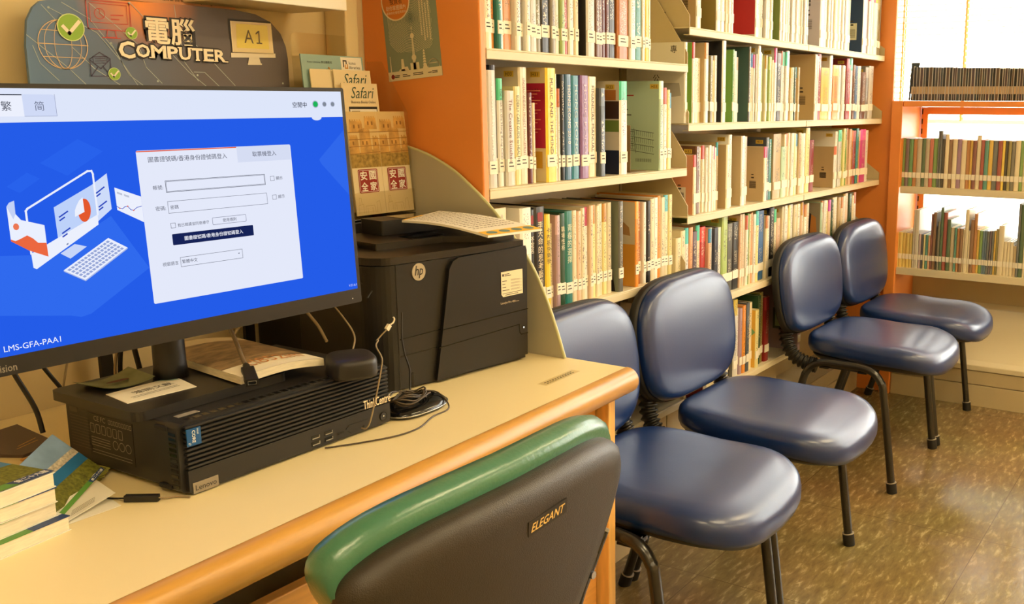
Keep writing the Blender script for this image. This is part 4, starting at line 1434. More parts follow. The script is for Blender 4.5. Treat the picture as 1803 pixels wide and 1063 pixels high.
for i in range(Nn + 1):
    s = i / Nn
    a, b = mpt(s, 0), mpt(s, 1)
    vs += [a, b, b - Z_ * .0105, a - Z_ * .0105]
for i in range(Nn):
    o = i * 4
    fs += [(o, o + 4, o + 5, o + 1), (o + 1, o + 5, o + 6, o + 2), (o + 2, o + 6, o + 7, o + 3), (o + 3, o + 7, o + 4, o)]
fs += [(0, 1, 2, 3), (Nn * 4 + 3, Nn * 4 + 2, Nn * 4 + 1, Nn * 4)]
mag = solo('magazine', MB().add(vs, fs), m_pages, 'thick magazine with a sepia cover lying beside the monitor stand', 'magazine')


def mpatch(s0, s1, t0, t1, dz=.0005, n=8):
    b = MB()
    for i in range(n):
        a0, a1 = s0 + (s1 - s0) * i / n, s0 + (s1 - s0) * (i + 1) / n
        b.add([mpt(a0, t0, dz), mpt(a1, t0, dz), mpt(a1, t1, dz), mpt(a0, t1, dz)], [(0, 1, 2, 3)])
    return b


part('cover_picture', mpatch(.0, 1, .20, .86), M('cover_sepia', (150, 122, 84), 0.5, noise=0.55, nscale=45, stretch=(1, 2.2, 1)), mag)
part('cover_band', mpatch(.0, 1, .0, .20), M('cover_white', (240, 230, 206), 0.5), mag)
part('cover_top_band', mpatch(.0, 1, .86, 1), M('cover_beige', (206, 188, 150), 0.5), mag)
tm = MB()
vs_, fs_ = text_mesh('cl852im', 2, .0)
xs = [p[0] for p in vs_]
ys = [p[1] for p in vs_]
tm.add([mpt(.25 + .65 * (x - min(xs)) / (max(xs) - min(xs)), .11 + .13 * (y - min(ys)) / (max(ys) - min(ys)), .0011) for x, y in vs_], fs_)
part('title', tm, M('title_rust', (206, 140, 84), 0.5), mag)

# two flyers on the stand base
zb = PZ1 + .0132
fl1 = MB()
ny = 8
Aa, Bb, Cc, Dd = Vector((.694, 1.316, 0)), Vector((.703, 1.262, 0)), Vector((.768, 1.250, 0)), Vector((.772, 1.318, 0))
vs, fs = [], []
for i in range(ny + 1):
    s = i / ny
    for j in range(2):
        q = Aa.lerp(Dd, s).lerp(Bb.lerp(Cc, s), j)
        q.z = zb + .0016 + .008 * (s - .45) ** 2 * 4 * (1 - .3 * j)
        vs += [q, q - Z_ * .0006]
for i in range(ny):
    o = i * 4
    fs += [(o, o + 2, o + 6, o + 4), (o + 1, o + 5, o + 7, o + 3), (o, o + 4, o + 5, o + 1), (o + 2, o + 3, o + 7, o + 6)]
fs += [(0, 1, 3, 2), (ny * 4, ny * 4 + 2, ny * 4 + 3, ny * 4 + 1)]
fy = solo('flyer', MB().add(vs, fs), M('flyer_sea', (134, 140, 104), 0.5, noise=0.5, nscale=28, c2=(92, 96, 48)), 'curled green picture flyer lying on the monitor base', 'flyer', 'flyers on the monitor base')
f = MB()
bc = Vector((.735, 1.283, zb + .0045))
f.add([bc + Vector((.016 * cos(a), .006 * sin(a) * (1 if sin(a) < 0 else .6), .0006)) for a in [2 * pi * k / 16 for k in range(16)]], [tuple(range(16))])
part('boat_picture', f, M('boat_brown', (96, 44, 24), 0.6), fy)
f2 = MB()
q0, q1, q2, q3 = Vector((.698, 1.248, zb)), Vector((.690, 1.187, zb)), Vector((.782, 1.181, zb)), Vector((.797, 1.251, zb))
f2.add([q0, q1, q2, q3] + [p + Z_ * .0008 for p in (q0, q1, q2, q3)], [(3, 2, 1, 0), (4, 5, 6, 7), (0, 1, 5, 4), (1, 2, 6, 5), (2, 3, 7, 6), (3, 0, 4, 7)])
fw = solo('flyer', f2, m_paper, 'white flyer with black calligraphy lying on the monitor base', 'flyer', 'flyers on the monitor base')
fu = (q3 - q0).normalized()
fv = Z_.cross(fu)
fc = (q0 + q1 + q2 + q3) / 4 + Z_ * .0011
tx = MB()
put_text(tx, '港開文獻', fc + fu * .005 + fv * .006, fu, fv, w=.055, h=.014)
for k in range(2):
    tx.line([(-.035, -.009 - k * .005), (.03, -.009 - k * .005)], .0012, fc, fu, fv)
part('calligraphy', tx, m_ink, fw)
part('corner_tint', MB().flat([(.028, .0315), (.048, .0315), (.050, .012), (.040, .018)], fc, fu, fv), M('tint_teal', (150, 190, 180), 0.6), fw)

# ------------------------------------------------------------------ books and leaflets at the left end of the desk
m_cov_top = M('cover_sky', (130, 160, 196), 0.45, noise=0.2, nscale=30)
m_cov_city = M('cover_city', (200, 190, 172), 0.5, noise=0.5, nscale=260)
m_cov_sea = M('cover_sea', (44, 112, 166), 0.4, noise=0.1, nscale=30)
m_cov_hill = M('cover_hill', (110, 112, 40), 0.6, noise=0.55, nscale=220)
m_cov_green = M('cover_green', (88, 142, 60), 0.5)
m_cov_navy = M('cover_navy', (26, 58, 110), 0.45)
m_cov_w = M('cover_back', (228, 226, 214), 0.5)
ORD = ['lowest', 'second lowest', 'third from the bottom', 'topmost']


def cover_art(parent, o, u, v, w, d, n):
    """harbour cover: origin at front-left corner, u along the front edge, v towards the back"""
    bands = (('sky', m_cov_top, .62, 1.0), ('city', m_cov_city, .52, .66), ('sea', m_cov_sea, .33, .54), ('hills', m_cov_hill, .08, .36))
    for i, (nm, mt, a, b) in enumerate(bands):
        pts = [(0, d * a)] + [(w * k / 6, d * (a + (.03 * sin(k * 2.3 + i) if 0 < k < 6 else 0) - .08 * (k / 6 - .5))) for k in range(7)] + [(w, d * b - d * .04), (0, d * b + d * .04 if b < 1 else d)]
        if b >= 1:
            pts[-2] = (w, d)
        part(nm, MB().flat(pts, o + n * (.0003 + .0002 * i), u, v), mt, parent)
    part('green_band', MB().flat([(0, 0), (w * .75, 0), (w * .70, d * .075), (0, d * .075)], o + n * .0013, u, v), m_cov_green, parent)
    s = part('title_band', MB().flat([(w * .72, 0), (w, 0), (w, d * .07), (w * .68, d * .07)], o + n * .0015, u, v), m_cov_navy, parent)
    part('title', put_text(MB(), '第二十六屆', o + n * .0018 + u * (w * .85) + v * (d * .036), u, v, w=w * .25, h=d * .045, bold=.02), m_white, s)


bk_th = .0178
for k in range(4):
    ang = rad((9, 10.5, 8.5, 11)[k])
    u = Vector((cos(ang), sin(ang), 0))
    v = Vector((-sin(ang) + .10, cos(ang), 0)).normalized()
    v = Vector((-sin(ang), cos(ang), 0))
    W, D = .148, .205
    fr = Vector(((.568, .561, .560, .5605)[k], (1.112, 1.122, 1.118, 1.119)[k], DZ + k * bk_th + .0002))   # front right corner
    o = fr - u * W
    cov = MB().prism([(0, 0), (W, 0), (W, D), (0, D)], o + Z_ * .0166, u, v, Z_ * .0009)
    cov.prism([(0, 0), (W, 0), (W, D), (0, D)], o, u, v, Z_ * .0009)
    cov.prism([(0, 0), (.0009, 0), (.0009, D), (0, D)], o, u, v, Z_ * .0175)
    b = solo('guide_book', cov, m_cov_w if k < 3 else m_cov_w, '%s thick white paged guide book in the stack at the left' % ORD[k], 'book', 'guide books stacked on the desk')
    part('pages', MB().prism([(.001, .0015), (W - .0012, .0015), (W - .0012, D - .0015), (.001, D - .0015)], o + Z_ * .001, u, v, Z_ * .0155), m_pages, b)
    if k == 3:
        cover_art(b, o + Z_ * .0175, u, v, W, D, Z_)
    else:
        bandm = MB().prism([(0, -.0004), (W * .7, -.0004), (W * .7, .01), (0, .01)], o + Z_ * .01665, u, v, Z_ * .0009)
        part('green_band', bandm, m_cov_green, b)
        part('title_band', MB().prism([(W * .7, -.0004), (W, -.0004), (W, .012), (W * .7, .012)], o + Z_ * .01665, u, v, Z_ * .0009), m_cov_navy, b)

# leaning harbour leaflet: lower edge on the desk, resting on the folded sheet and the stack
la, lb2, lc = Vector((.575, 1.146, .7405)), Vector((.666, 1.212, .7565)), Vector((.612, 1.222, .7905))
lu = (lb2 - la)
lw = lu.length
lu.normalize()
lv = (lc - la) - lu * (lc - la).dot(lu)
lv.normalize()
lnrm = lu.cross(lv)
lt = solo('harbour_leaflet', MB().prism([(0, 0), (lw, 0), (lw, .075), (0, .075)], la, lu, lv, lnrm * -.0008), m_cov_w, 'harbour picture leaflet leaning on the stack of guide books', 'leaflet')
cover_art(lt, la, lu, lv, lw, .075, lnrm)
# folded white sheet under it
fs_ = MB()
A, B, C_ = Vector((.571, 1.128, DZ + .0006)), Vector((.636, 1.128, DZ + .0006)), Vector((.650, 1.20, DZ + .0006))
D_ = Vector((.60, 1.20, DZ + .0006))
A2, B2, C2, D2 = Vector((.569, 1.127, DZ + .004)), Vector((.640, 1.145, DZ + .012)), Vector((.652, 1.205, DZ + .012)), Vector((.60, 1.205, DZ + .0035))
for q in ((A, B, C_, D_), (A2, B2, C2, D2)):
    q = list(q)
    fs_.add(q + [p + Z_ * .0005 for p in q], [(3, 2, 1, 0), (4, 5, 6, 7), (0, 1, 5, 4), (1, 2, 6, 5), (2, 3, 7, 6), (3, 0, 4, 7)])
sh = solo('folded_sheet', fs_, m_paper, 'folded white printed sheet lying beside the stack of guide books', 'paper')
f = MB()
for k in range(4):
    f.line([(.012 + .002 * k, .004 + k * .003), (.045 + .002 * k, .0045 + k * .003)], .0009, A2 + Z_ * .0028, (B2 - A2).normalized(), Vector((.1, 1, 0)).normalized())
part('small_print', f, M('print_grey', (120, 108, 92), 0.7), sh)
# plum booklet, orange leaflet and green cards behind the stack
pbk = MB().prism([(0, 0), (.09, 0), (.09, .125), (0, .125)], (.640, 1.425, DZ + .0062), Vector((.995, -.10, 0)), Vector((.06, .998, 0)), Z_ * .004)
pbk = MB().prism([(.663, 1.40), (.716, 1.414), (.729, 1.546), (.60, 1.52)], (0, 0, DZ + .0004), X_, Y_, Z_ * .0042)
pb = solo('booklet', pbk, M('booklet_plum', (88, 72, 68), 0.5), 'plum grey booklet lying flat behind the stacked guide books', 'booklet')
f = MB()
for k in range(2):
    f.line([(.672 + k * .006, 1.432 + .01 * k), (.706 + k * .003, 1.446 + .012 * k)], .0016, (0, 0, DZ + .0049), X_, Y_)
part('gold_lettering', f, m_gold, pb)
obk = MB().prism([(.660, 1.318), (.690, 1.325), (.686, 1.392), (.655, 1.392)], (0, 0, DZ + .0004), X_, Y_, Z_ * .003)
ob = solo('leaflet', obk, M('leaflet_orange', (206, 150, 70), 0.5, noise=0.35, nscale=70), 'orange patterned leaflet under the green cards beside the computer', 'leaflet')
rnd = random.Random(11)
for k in range(5):
    a = rad(-20 + k * 7)
    c = Vector((.662 + k * .001, 1.268 + k * .002, DZ + .0006 + k * .0012 + .0012))
    cu, cv = Vector((cos(a), sin(a), 0)), Vector((-sin(a), cos(a), 0))
    names = ['bottom', 'second', 'third', 'fourth', 'top']
    g = solo('green_card', MB().prism(rrect(-.022, -.036, .022, .036, .002, 2), c, cu, cv, Z_ * .001), M('card_green', (150, 148, 66), 0.55), '%s olive green card of the fanned pile beside the computer' % names[k], 'card', 'olive cards in a fanned pile')
    part('border_print', MB().line(rrect(-.018, -.032, .018, .032, .002, 2), .0012, c + Z_ * .0012, cu, cv, closed=True), m_ink, g)

# inline adapter and lead
ad = thing('inline_adapter', 'small black inline adapter on a thin lead in front of the computer', 'adapter', (.659, 1.12, DZ))
a0, a1 = Vector((.647, 1.137, DZ + .0045)), Vector((.669, 1.104, DZ + .0045))
ax = (a1 - a0).normalized()
part('body', MB().prism(rrect(-.0042, -.0042, .0042, .0042, .0012, 2), a0, ax.cross(Z_), Z_, ax * (a1 - a0).length), m_black, ad, bevel=.001)
part('lead', MB().tube(smooth_path([(.632, 1.206, DZ + .002), (.636, 1.18, DZ + .002), (.641, 1.155, DZ + .0026), a0], 5), .0011, 6), m_wire_b, ad)
part('lead', MB().tube(smooth_path([a1, (.678, 1.098, DZ + .003), (.686, 1.095, DZ + .002), (.694, 1.079, DZ + .0016)], 5), .0011, 6), m_wire, ad)

# cables behind the monitor
CB = [
    ('black_cable', [(.665, 1.46, .95), (.668, 1.45, .90), (.678, 1.43, .85), (.690, 1.41, .80), (.692, 1.40, .765)], .0035, m_wire_b, 'thick black cable hanging behind the left end of the computer'),
    ('black_cable', [(.700, 1.47, .96), (.708, 1.45, .90), (.712, 1.43, .86), (.730, 1.42, .82), (.745, 1.41, .79)], .003, m_wire_b, 'black cable next to the thick one behind the computer'),
    ('black_cable', [(.80, 1.40, 1.0), (.81, 1.405, .93), (.835, 1.415, .88), (.85, 1.425, .83), (.86, 1.43, .78)], .004, m_wire_b, 'black cable hanging left of the monitor column'),
    ('black_cable', [(.86, 1.40, 1.0), (.852, 1.41, .93), (.83, 1.42, .88), (.825, 1.43, .82), (.83, 1.43, .78)], .0035, m_wire_b, 'black cable crossing behind the monitor column'),
    ('pale_cable', [(.83, 1.40, .98), (.836, 1.41, .92), (.828, 1.42, .88), (.82, 1.43, .84), (.815, 1.43, .79)], .0022, m_wire, 'pale cable hanging left of the monitor column'),
    ('pale_cable', [(.73, 1.41, .82), (.75, 1.42, .865), (.78, 1.43, .885), (.82, 1.44, .882), (.85, 1.44, .86)], .0016, m_wire, 'thin pale cable arching behind the monitor base'),
    ('pale_cable', [(.955, 1.36, .835), (.985, 1.35, .875), (1.03, 1.34, .90), (1.065, 1.32, .89), (1.075, 1.29, .862), (1.07, 1.26, .835)], .0025, m_wire, 'braided cable arching beside the magazine'),
    ('thin_cable', [(1.08, 1.33, .92), (1.085, 1.27, .90), (1.06, 1.20, .877), (1.03, 1.15, .865), (1.003, 1.125, .853)], .0013, m_wire, 'thin cable running to the black puck from behind'),
    ('black_cable', [(1.16, 1.44, .93), (1.11, 1.40, .945), (1.09, 1.34, .95), (1.10, 1.27, .94), (1.13, 1.22, .92), (1.115, 1.21, .905)], .0016, m_wire_b, 'black cable looping against the printer flank'),
]
for nm, pts, r, mt, lb in CB:
    cable(nm, pts, r, mt, lb, group='cables behind the monitor')

# ------------------------------------------------------------------ blue waiting chairs
m_vinyl = M('navy_vinyl', (16, 47, 104), 0.33, coat=0.5, bump=0.05, bscale=260, spec=0.55)
m_tube = M('tube_black', (30, 28, 25), 0.25, coat=0.3)
m_bellow = M('bellows_black', (24, 23, 21), 0.35)


def sq(a, e):
    return math.copysign(abs(a) ** e, a)


def make_chair(name, label, loc, rotz=0.0, bx=0.0, hw=.25):
    t = thing(name, label, 'chair', loc, rotz, 'blue chairs along the bookcases')
    N = 56

    def plan(k, s):
        a = 2 * pi * k / N
        x = sq(cos(a), .50) * .226 * s
        y = sq(sin(a), .50) * .226 * s
        x *= 1 - .09 * (y / .228 * .5 + .5)          # narrower towards the back
        y -= .022 * (1 - (x / .228) ** 2) * (1 if y < 0 else .2)
        return x, y
    rg = []
    for dz, s in ((-.036, .91), (-.032, .975), (-.016, 1.0), (.002, 1.0), (.014, .988), (.022, .958), (.028, .89), (.031, .76), (.0325, .5), (.033, .25)):
        ring = []
        for k in range(N):
            x, y = plan(k, s)
            f = max(0, (-y - .10) / .13)
            z = .433 + dz - .026 * f * f + .010 * max(0, (y - .05) / .18)
            z += .008 * (abs(x) / .22) ** 2 * (.4 if y < 0 else 1)
            ring.append((x, y, z))
        rg.append(ring)
    part('seat', MB().rings(rg), m_vinyl, t, world=False)
    rg = []
    for dz, s in ((-.052, .80), (-.050, .86), (-.034, .93), (-.030, .93)):
        ring = []
        for k in range(N):
            x, y = plan(k, s)
            f = max(0, (-y - .10) / .13)
            ring.append((x, y, .433 + dz - .020 * f * f))
        rg.append(ring)
    part('seat_shell', MB().rings(rg), m_black, t, world=False)

    # back rest, tilted back, hollowed sideways
    bc = Vector((bx, .258, .620))
    tl = .13

    def bplan(k, s):
        a = 2 * pi * k / N
        x = sq(cos(a), .52) * hw * s
        z = sq(sin(a), .56) * .158 * s
        x *= 1 - .10 * max(0, z / .158) ** 2 - .05 * max(0, -z / .158)
        return x, z

    def bpos(x, z, d):
        y = d + .006 * (x / .25) ** 2 + .004 * (z / .16) ** 2
        return (bc.x + x, bc.y + y * cos(tl) + z * sin(tl), bc.z + z * cos(tl) - y * sin(tl))
    rg = []
    for d, s in ((.004, .95), (0, .985), (-.010, 1.0), (-.020, .993), (-.028, .972), (-.034, .935), (-.038, .86), (-.040, .72), (-.041, .45), (-.041, .15)):
        rg.append([bpos(*bplan(k, s), d) for k in range(N)][::-1])
    part('backrest', MB().rings(rg[::-1]), m_vinyl, t, world=False)
    rg = []
    for d, s in ((-.006, 1.022), (.002, 1.03), (.014, 1.03), (.021, .99), (.024, .88), (.025, .4)):
        rg.append([bpos(*bplan(k, s), d) for k in range(N)][::-1])
    part('back_shell', MB().rings(rg, caps=(True, True)), m_black_m, t, world=False)
    # corrugated sleeves over the back brackets
    for s in (-1, 1):
        path = smooth_path([(s * .190, .262, .545), (s * .195, .270, .49), (s * .202, .260, .435), (s * .208, .228, .395), (s * .210, .18, .378), (s * .210, .15, .376)], 16)
        n = len(path)
        rad_ = [.0155 + .0075 * (0.5 + 0.5 * cos(i * 2 * pi / 4.6)) for i in range(n)]
        part('sleeve', MB().tube(path, rad_, 14, flatten=1.15), m_bellow, t, world=False)
    # tubular frame
    for s in (-1, 1):
        fr = smooth_path([(s * .2425, -.132, .012), (s * .2425, -.092, .31), (s * .241, -.078, .360), (s * .240, -.050, .388), (s * .240, -.010, .398), (s * .240, .04, .399)], 8)
        rr = smooth_path([(s * .2425, .285, .012), (s * .2425, .190, .31), (s * .241, .175, .355), (s * .240, .150, .385), (s * .240, .11, .398), (s * .240, .04, .399)], 8)
        for pth in (fr, rr):
            l = part('leg', MB().tube(pth, .0145, 14, flatten=.85), m_tube, t, world=False)
            d = (pth[1] - pth[0]).normalized()
            a = pth[0] - d * (.012 / d.z)
            part('foot_cap', MB().tube([a, a + d * .034], .0166, 14), m_black_m, l, world=False)
            part('cap_ring', MB().tube([a + d * .034, a + d * .036], .0172, 14), M('ring_pale2', (170, 160, 140), 0.4), l, world=False)
    part('cross_plate', MB().box((-.238, -.03, .376), (.238, -.0, .381)).box((-.238, .10, .376), (.238, .13, .381)).box((-.19, -.03, .366), (-.17, .13, .381)).box((.17, -.03, .366), (.19, .13, .381)), m_tube, t, world=False)
    return t


CH = [(1.735, .972, 0.0, 0.0, .228, 'blue padded chair next to the desk end, nearest of the row'),
      (2.256, .972, 0.0, -.012, .25, 'second blue padded chair from the desk, back fully in view'),
      (3.172, .982, 0.0, -.02, .262, 'third blue padded chair from the desk, arched side frame in view'),
      (3.700, .982, 0.0, -.006, .262, 'blue padded chair in the corner beside the window bookcase')]
for x, y, r, bx_, hw_, lb in CH:
    make_chair('waiting_chair', lb, (x, y, 0), r, bx_, hw_)

# ------------------------------------------------------------------ green chair at the desk, seen from behind
m_green = M('green_leather', (62, 118, 94), 0.28, coat=0.25, bump=0.25, bscale=160, spec=0.6)
m_shell = M('brown_shell', (46, 40, 33), 0.38, bump=0.25, bscale=900)
gch = thing('office_chair', 'green leather chair with dark plastic back pulled up to the desk', 'chair', (.66, .75, 0))
XC, ZC_ = .693, .690
N = 72


def oplan(k, s):
    a = 2 * pi * k / N
    x = sq(cos(a), .42) * .230
    z = sq(sin(a), .42) * .174
    q = min(1.0, max(0, (.155 - z) / .155))
    x *= 1 - .58 * q ** 1.1 - .06 * max(0, -z / .174)
    z += .004 * (1 - (x / .21) ** 2) * (1 if z > 0 else 0)
    return x * s, z * s


LT = -.07        # lean towards the camera at the top


def opos(x, z, d):
    return (XC + x, .552 + .022 * (x / .2) ** 2 + d + (z - .17) * LT - .0, ZC_ + z)


rg = []
for d, s in ((-.014, .25), (-.0138, .6), (-.012, .84), (-.009, .93), (-.003, .975), (.006, .995), (.014, 1.0), (.020, .99)):
    rg.append([opos(*oplan(k, s), d) for k in range(N)])
part('back_shell', MB().rings(rg), m_shell, gch)
rg = []
for d, s, up in ((.016, .965, .0), (.012, 1.0, .008), (.018, 1.02, .014), (.030, 1.025, .018), (.044, 1.01, .018), (.056, .96, .013), (.064, .86, .006), (.068, .6, 0), (.069, .3, 0)):
    ring = []
    for k in range(N):
        x, z = oplan(k, s)
        ring.append(opos(x, z + up * (1 if z > 0 else -.3) * min(1, abs(z) / .12), d))
    rg.append(ring)
part('back_cushion', MB().rings(rg), m_green, gch)
# raised tag
tg = part('maker_tag', MB().prism([(-.0305, -.0085), (.0305, -.0055), (.0305, .0095), (-.0305, .0065)], (.7125, .5435, .8265), X_, Vector((0, -.07, 1)).normalized(), Y_ * -.0022), M('tag_dark', (38, 32, 24), 0.5), gch)
part('lettering', put_text(MB(), 'ELEGANT', (.7125, .5410, .8268), Vector((1, 0, .045)).normalized(), Vector((0, -.07, 1)).normalized(), w=.054, h=.0088, bold=.015, shear=.3), M('letter_gold', (226, 190, 110), 0.45), tg)
for s in (1, -1):
    pth = smooth_path([(XC + s * .1655, .575, .752), (XC + s * .145, .58, .715), (XC + s * .125, .585, .675), (XC + s * .112, .592, .60), (XC + s * .11, .60, .50), (XC + s * .14, .63, .45), (XC + s * .145, .72, .435)], 8)
    tb = part('back_tube', MB().tube(pth, .0075, 12), m_tube, gch)
    part('tube_cap', MB().tube([pth[0] - (pth[1] - pth[0]).normalized() * .0005, pth[0] - (pth[1] - pth[0]).normalized() * -.003], .0077, 12), M('cap_grey', (150, 146, 136), 0.35), tb)
    part('mount_bar', MB().tube(smooth_path([(XC + s * .139, .571, .735), (XC + s * .113, .573, .69), (XC + s * .098, .574, .655)], 6), .0055, 8), m_black, gch)
    bo = MB()
    for zz, xx in ((.716, .124), (.679, .106)):
        bo.tube([(XC + s * xx, .560, zz), (XC + s * xx, .573, zz)], .0045, 10)
    part('bolts', bo, m_steel, gch)
    for yy, y2 in ((.62, .58), (.93, .96)):
        l = part('leg', MB().tube([(XC + s * .165, yy, .43), (XC + s * .185, y2, .0)], .0115, 10), m_tube, gch)
    part('seat_rail', MB().tube([(XC + s * .165, .60, .432), (XC + s * .165, .95, .432)], .010, 10), m_tube, gch)
rg = []
for dz, s in ((0, .92), (.006, .99), (.02, 1.0), (.034, .97), (.043, .86), (.046, .5), (.0465, .2)):
    rg.append([(XC + sq(cos(a), .55) * .205 * s, .775 + sq(sin(a), .55) * .185 * s, .441 + dz) for a in [2 * pi * k / 40 for k in range(40)]])
part('seat', MB().rings(rg), m_green, gch)

# ------------------------------------------------------------------ books
CLR = {
    'dkgreen': ((38, 74, 46), 'dark green'), 'silver': ((206, 204, 196), 'silver'), 'navy': ((34, 40, 62), 'navy'), 'white': ((236, 234, 226), 'white'),
    'lightyellow': ((238, 226, 160), 'pale yellow'), 'cream': ((232, 220, 188), 'cream'), 'maroon': ((98, 36, 40), 'maroon'), 'yellow': ((238, 204, 60), 'yellow'),
    'teal': ((42, 128, 122), 'teal'), 'black': ((28, 27, 28), 'black'), 'steel': ((70, 110, 150), 'steel blue'), 'cyan': ((60, 142, 172), 'bright blue'),
    'purple': ((134, 96, 150), 'purple'), 'slate': ((70, 80, 92), 'slate grey'), 'blue': ((48, 104, 168), 'blue'), 'mint': ((178, 206, 176), 'mint green'),
    'orange': ((230, 150, 60), 'orange'), 'salmon': ((224, 164, 124), 'salmon'), 'grey': ((150, 146, 138), 'grey'), 'olive': ((128, 118, 60), 'olive'),
    'lightgreen': ((170, 196, 120), 'light green'), 'red': ((190, 48, 44), 'red'), 'brown': ((112, 72, 46), 'brown'), 'copper': ((176, 104, 46), 'copper brown'),
    'mauve': ((178, 150, 162), 'mauve'), 'redband': ((226, 190, 164), 'pink and red'), 'pink': ((232, 204, 176), 'pink'), 'greydark': ((92, 92, 86), 'dark grey'),
    'darkred': ((140, 36, 36), 'dark red'), 'palegreen': ((206, 214, 150), 'pale green'), 'tan': ((196, 172, 128), 'tan'), 'gold': ((222, 176, 56), 'golden'),
    'green': ((96, 150, 66), 'green'), 'blackstripe': ((60, 58, 54), 'black striped'), 'plum': ((84, 66, 84), 'plum'), 'magenta': ((206, 70, 150), 'magenta'),
    'greenorange': ((60, 130, 70), 'green and orange'), 'greywhite': ((176, 168, 150), 'grey and white'), 'redteal': ((190, 80, 70), 'red and white'),
    'greengold': ((222, 196, 90), 'green topped yellow'), 'redgreen': ((150, 50, 46), 'red and green'), 'creamblack': ((214, 196, 156), 'cream and black'),
}
DARK = {'dkgreen', 'navy', 'maroon', 'black', 'steel', 'purple', 'slate', 'blue', 'brown', 'darkred', 'plum', 'red', 'teal', 'cyan', 'greydark', 'blackstripe', 'copper', 'green', 'olive', 'magenta', 'greenorange', 'redteal', 'redgreen'}


def cover_mat(key, plain=False, pale=0.0):
    nm = 'book_' + key + ('_plain' if plain else '') + ('_pale' if pale else '')
    if nm in MATS:
        return MATS[nm]
    m = bpy.data.materials.new(nm)
    m.use_nodes = True
    nt = m.node_tree
    L = nt.links.new
    b = nt.nodes['Principled BSDF']
    b.inputs['Roughness'].default_value = .32
    b.inputs['Coat Weight'].default_value = .15
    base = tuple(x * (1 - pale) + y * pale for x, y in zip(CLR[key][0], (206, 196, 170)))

    def math_(op, a=None, c=None, v0=None, v1=None):
        n = nt.nodes.new('ShaderNodeMath')
        n.operation = op
        if a is not None:
            L(a, n.inputs[0])
        if c is not None:
            L(c, n.inputs[1])
        if v0 is not None:
            n.inputs[0].default_value = v0
        if v1 is not None:
            n.inputs[1].default_value = v1
        return n.outputs[0]
    tc = nt.nodes.new('ShaderNodeTexCoord')
    oi = nt.nodes.new('ShaderNodeObjectInfo')
    so_x = nt.nodes.new('ShaderNodeSeparateXYZ')
    L(tc.outputs['Object'], so_x.inputs[0])
    ge = nt.nodes.new('ShaderNodeSeparateXYZ')
    L(tc.outputs['Generated'], ge.inputs[0])
    spine = math_('LESS_THAN', so_x.outputs[1], v1=.0045)
    cx_ = math_('ABSOLUTE', math_('SUBTRACT', ge.outputs[0], v1=.5))
    mid = math_('LESS_THAN', cx_, v1=.22)
    # lettering-like marks
    off = nt.nodes.new('ShaderNodeVectorMath')
    off.operation = 'MULTIPLY_ADD'
    cmb = nt.nodes.new('ShaderNodeCombineXYZ')
    for k in range(3):
        L(oi.outputs['Random'], cmb.inputs[k])
    L(cmb.outputs[0], off.inputs[0])
    off.inputs[1].default_value = (37, 11, 23)
    L(tc.outputs['Object'], off.inputs[2])
    nz = nt.nodes.new('ShaderNodeTexNoise')
    nz.inputs['Scale'].default_value = 330
    nz.inputs['Detail'].default_value = 1
    L(off.outputs[0], nz.inputs['Vector'])
    ink = math_('GREATER_THAN', nz.outputs['Fac'], v1=.57)
    blk = nt.nodes.new('ShaderNodeTexNoise')
    blk.noise_dimensions = '1D'
    blk.inputs['Scale'].default_value = 14
    blk.inputs['Detail'].default_value = 0
    wz = math_('ADD', math_('MULTIPLY', oi.outputs['Random'], v1=9.0), so_x.outputs[2])
    L(wz, blk.inputs['W'])
    ttl = math_('GREATER_THAN', blk.outputs['Fac'], v1=.44)
    zr = math_('MULTIPLY', math_('GREATER_THAN', ge.outputs[2], v1=.22), math_('LESS_THAN', ge.outputs[2], v1=.95))
    if plain:
        zr = math_('MULTIPLY', zr, v1=0.0)
    fac = math_('MULTIPLY', math_('MULTIPLY', ink, ttl), math_('MULTIPLY', math_('MULTIPLY', mid, spine), zr))
    # slight tone difference from copy to copy, and a coloured band on some spines
    hs = nt.nodes.new('ShaderNodeHueSaturation')
    hs.inputs['Color'].default_value = (*lin(base), 1)
    L(math_('ADD', math_('MULTIPLY', oi.outputs['Random'], v1=.22), v1=.88), hs.inputs['Value'])
    bandm = math_('MULTIPLY', math_('GREATER_THAN', math_('FRACT', math_('MULTIPLY', oi.outputs['Random'], v1=7.13)), v1=.62),
                  math_('MULTIPLY', spine, math_('GREATER_THAN', ge.outputs[2], v1=.80)))
    mx0 = nt.nodes.new('ShaderNodeMix')
    mx0.data_type = 'RGBA'
    L(bandm, mx0.inputs[0])
    L(hs.outputs[0], mx0.inputs[6])
    hs2 = nt.nodes.new('ShaderNodeHueSaturation')
    hs2.inputs['Color'].default_value = (*lin((200, 120, 70)), 1)
    L(math_('FRACT', math_('MULTIPLY', oi.outputs['Random'], v1=3.7)), hs2.inputs['Hue'])
    if key in ('white', 'cream', 'lightyellow', 'silver', 'redband', 'pink', 'tan', 'palegreen'):
        L(hs2.outputs[0], mx0.inputs[7])
    else:
        mx0.inputs[7].default_value = (*[min(1, x * 1.5 + .02) for x in lin(base)], 1)
    mx = nt.nodes.new('ShaderNodeMix')
    mx.data_type = 'RGBA'
    L(math_('MULTIPLY', fac, v1=.72), mx.inputs[0])
    L(mx0.outputs[2], mx.inputs[6])
    if key in DARK:
        mx.inputs[7].default_value = (*lin((226, 216, 190)), 1)
    else:
        hs3 = nt.nodes.new('ShaderNodeHueSaturation')
        hs3.inputs['Color'].default_value = (*lin((92, 40, 34)), 1)
        L(math_('FRACT', math_('MULTIPLY', oi.outputs['Random'], v1=5.3)), hs3.inputs['Hue'])
        hs3.inputs['Saturation'].default_value = .7
        L(hs3.outputs[0], mx.inputs[7])
    L(mx.outputs[2], b.inputs['Base Color'])
    MATS[nm] = m
    return m


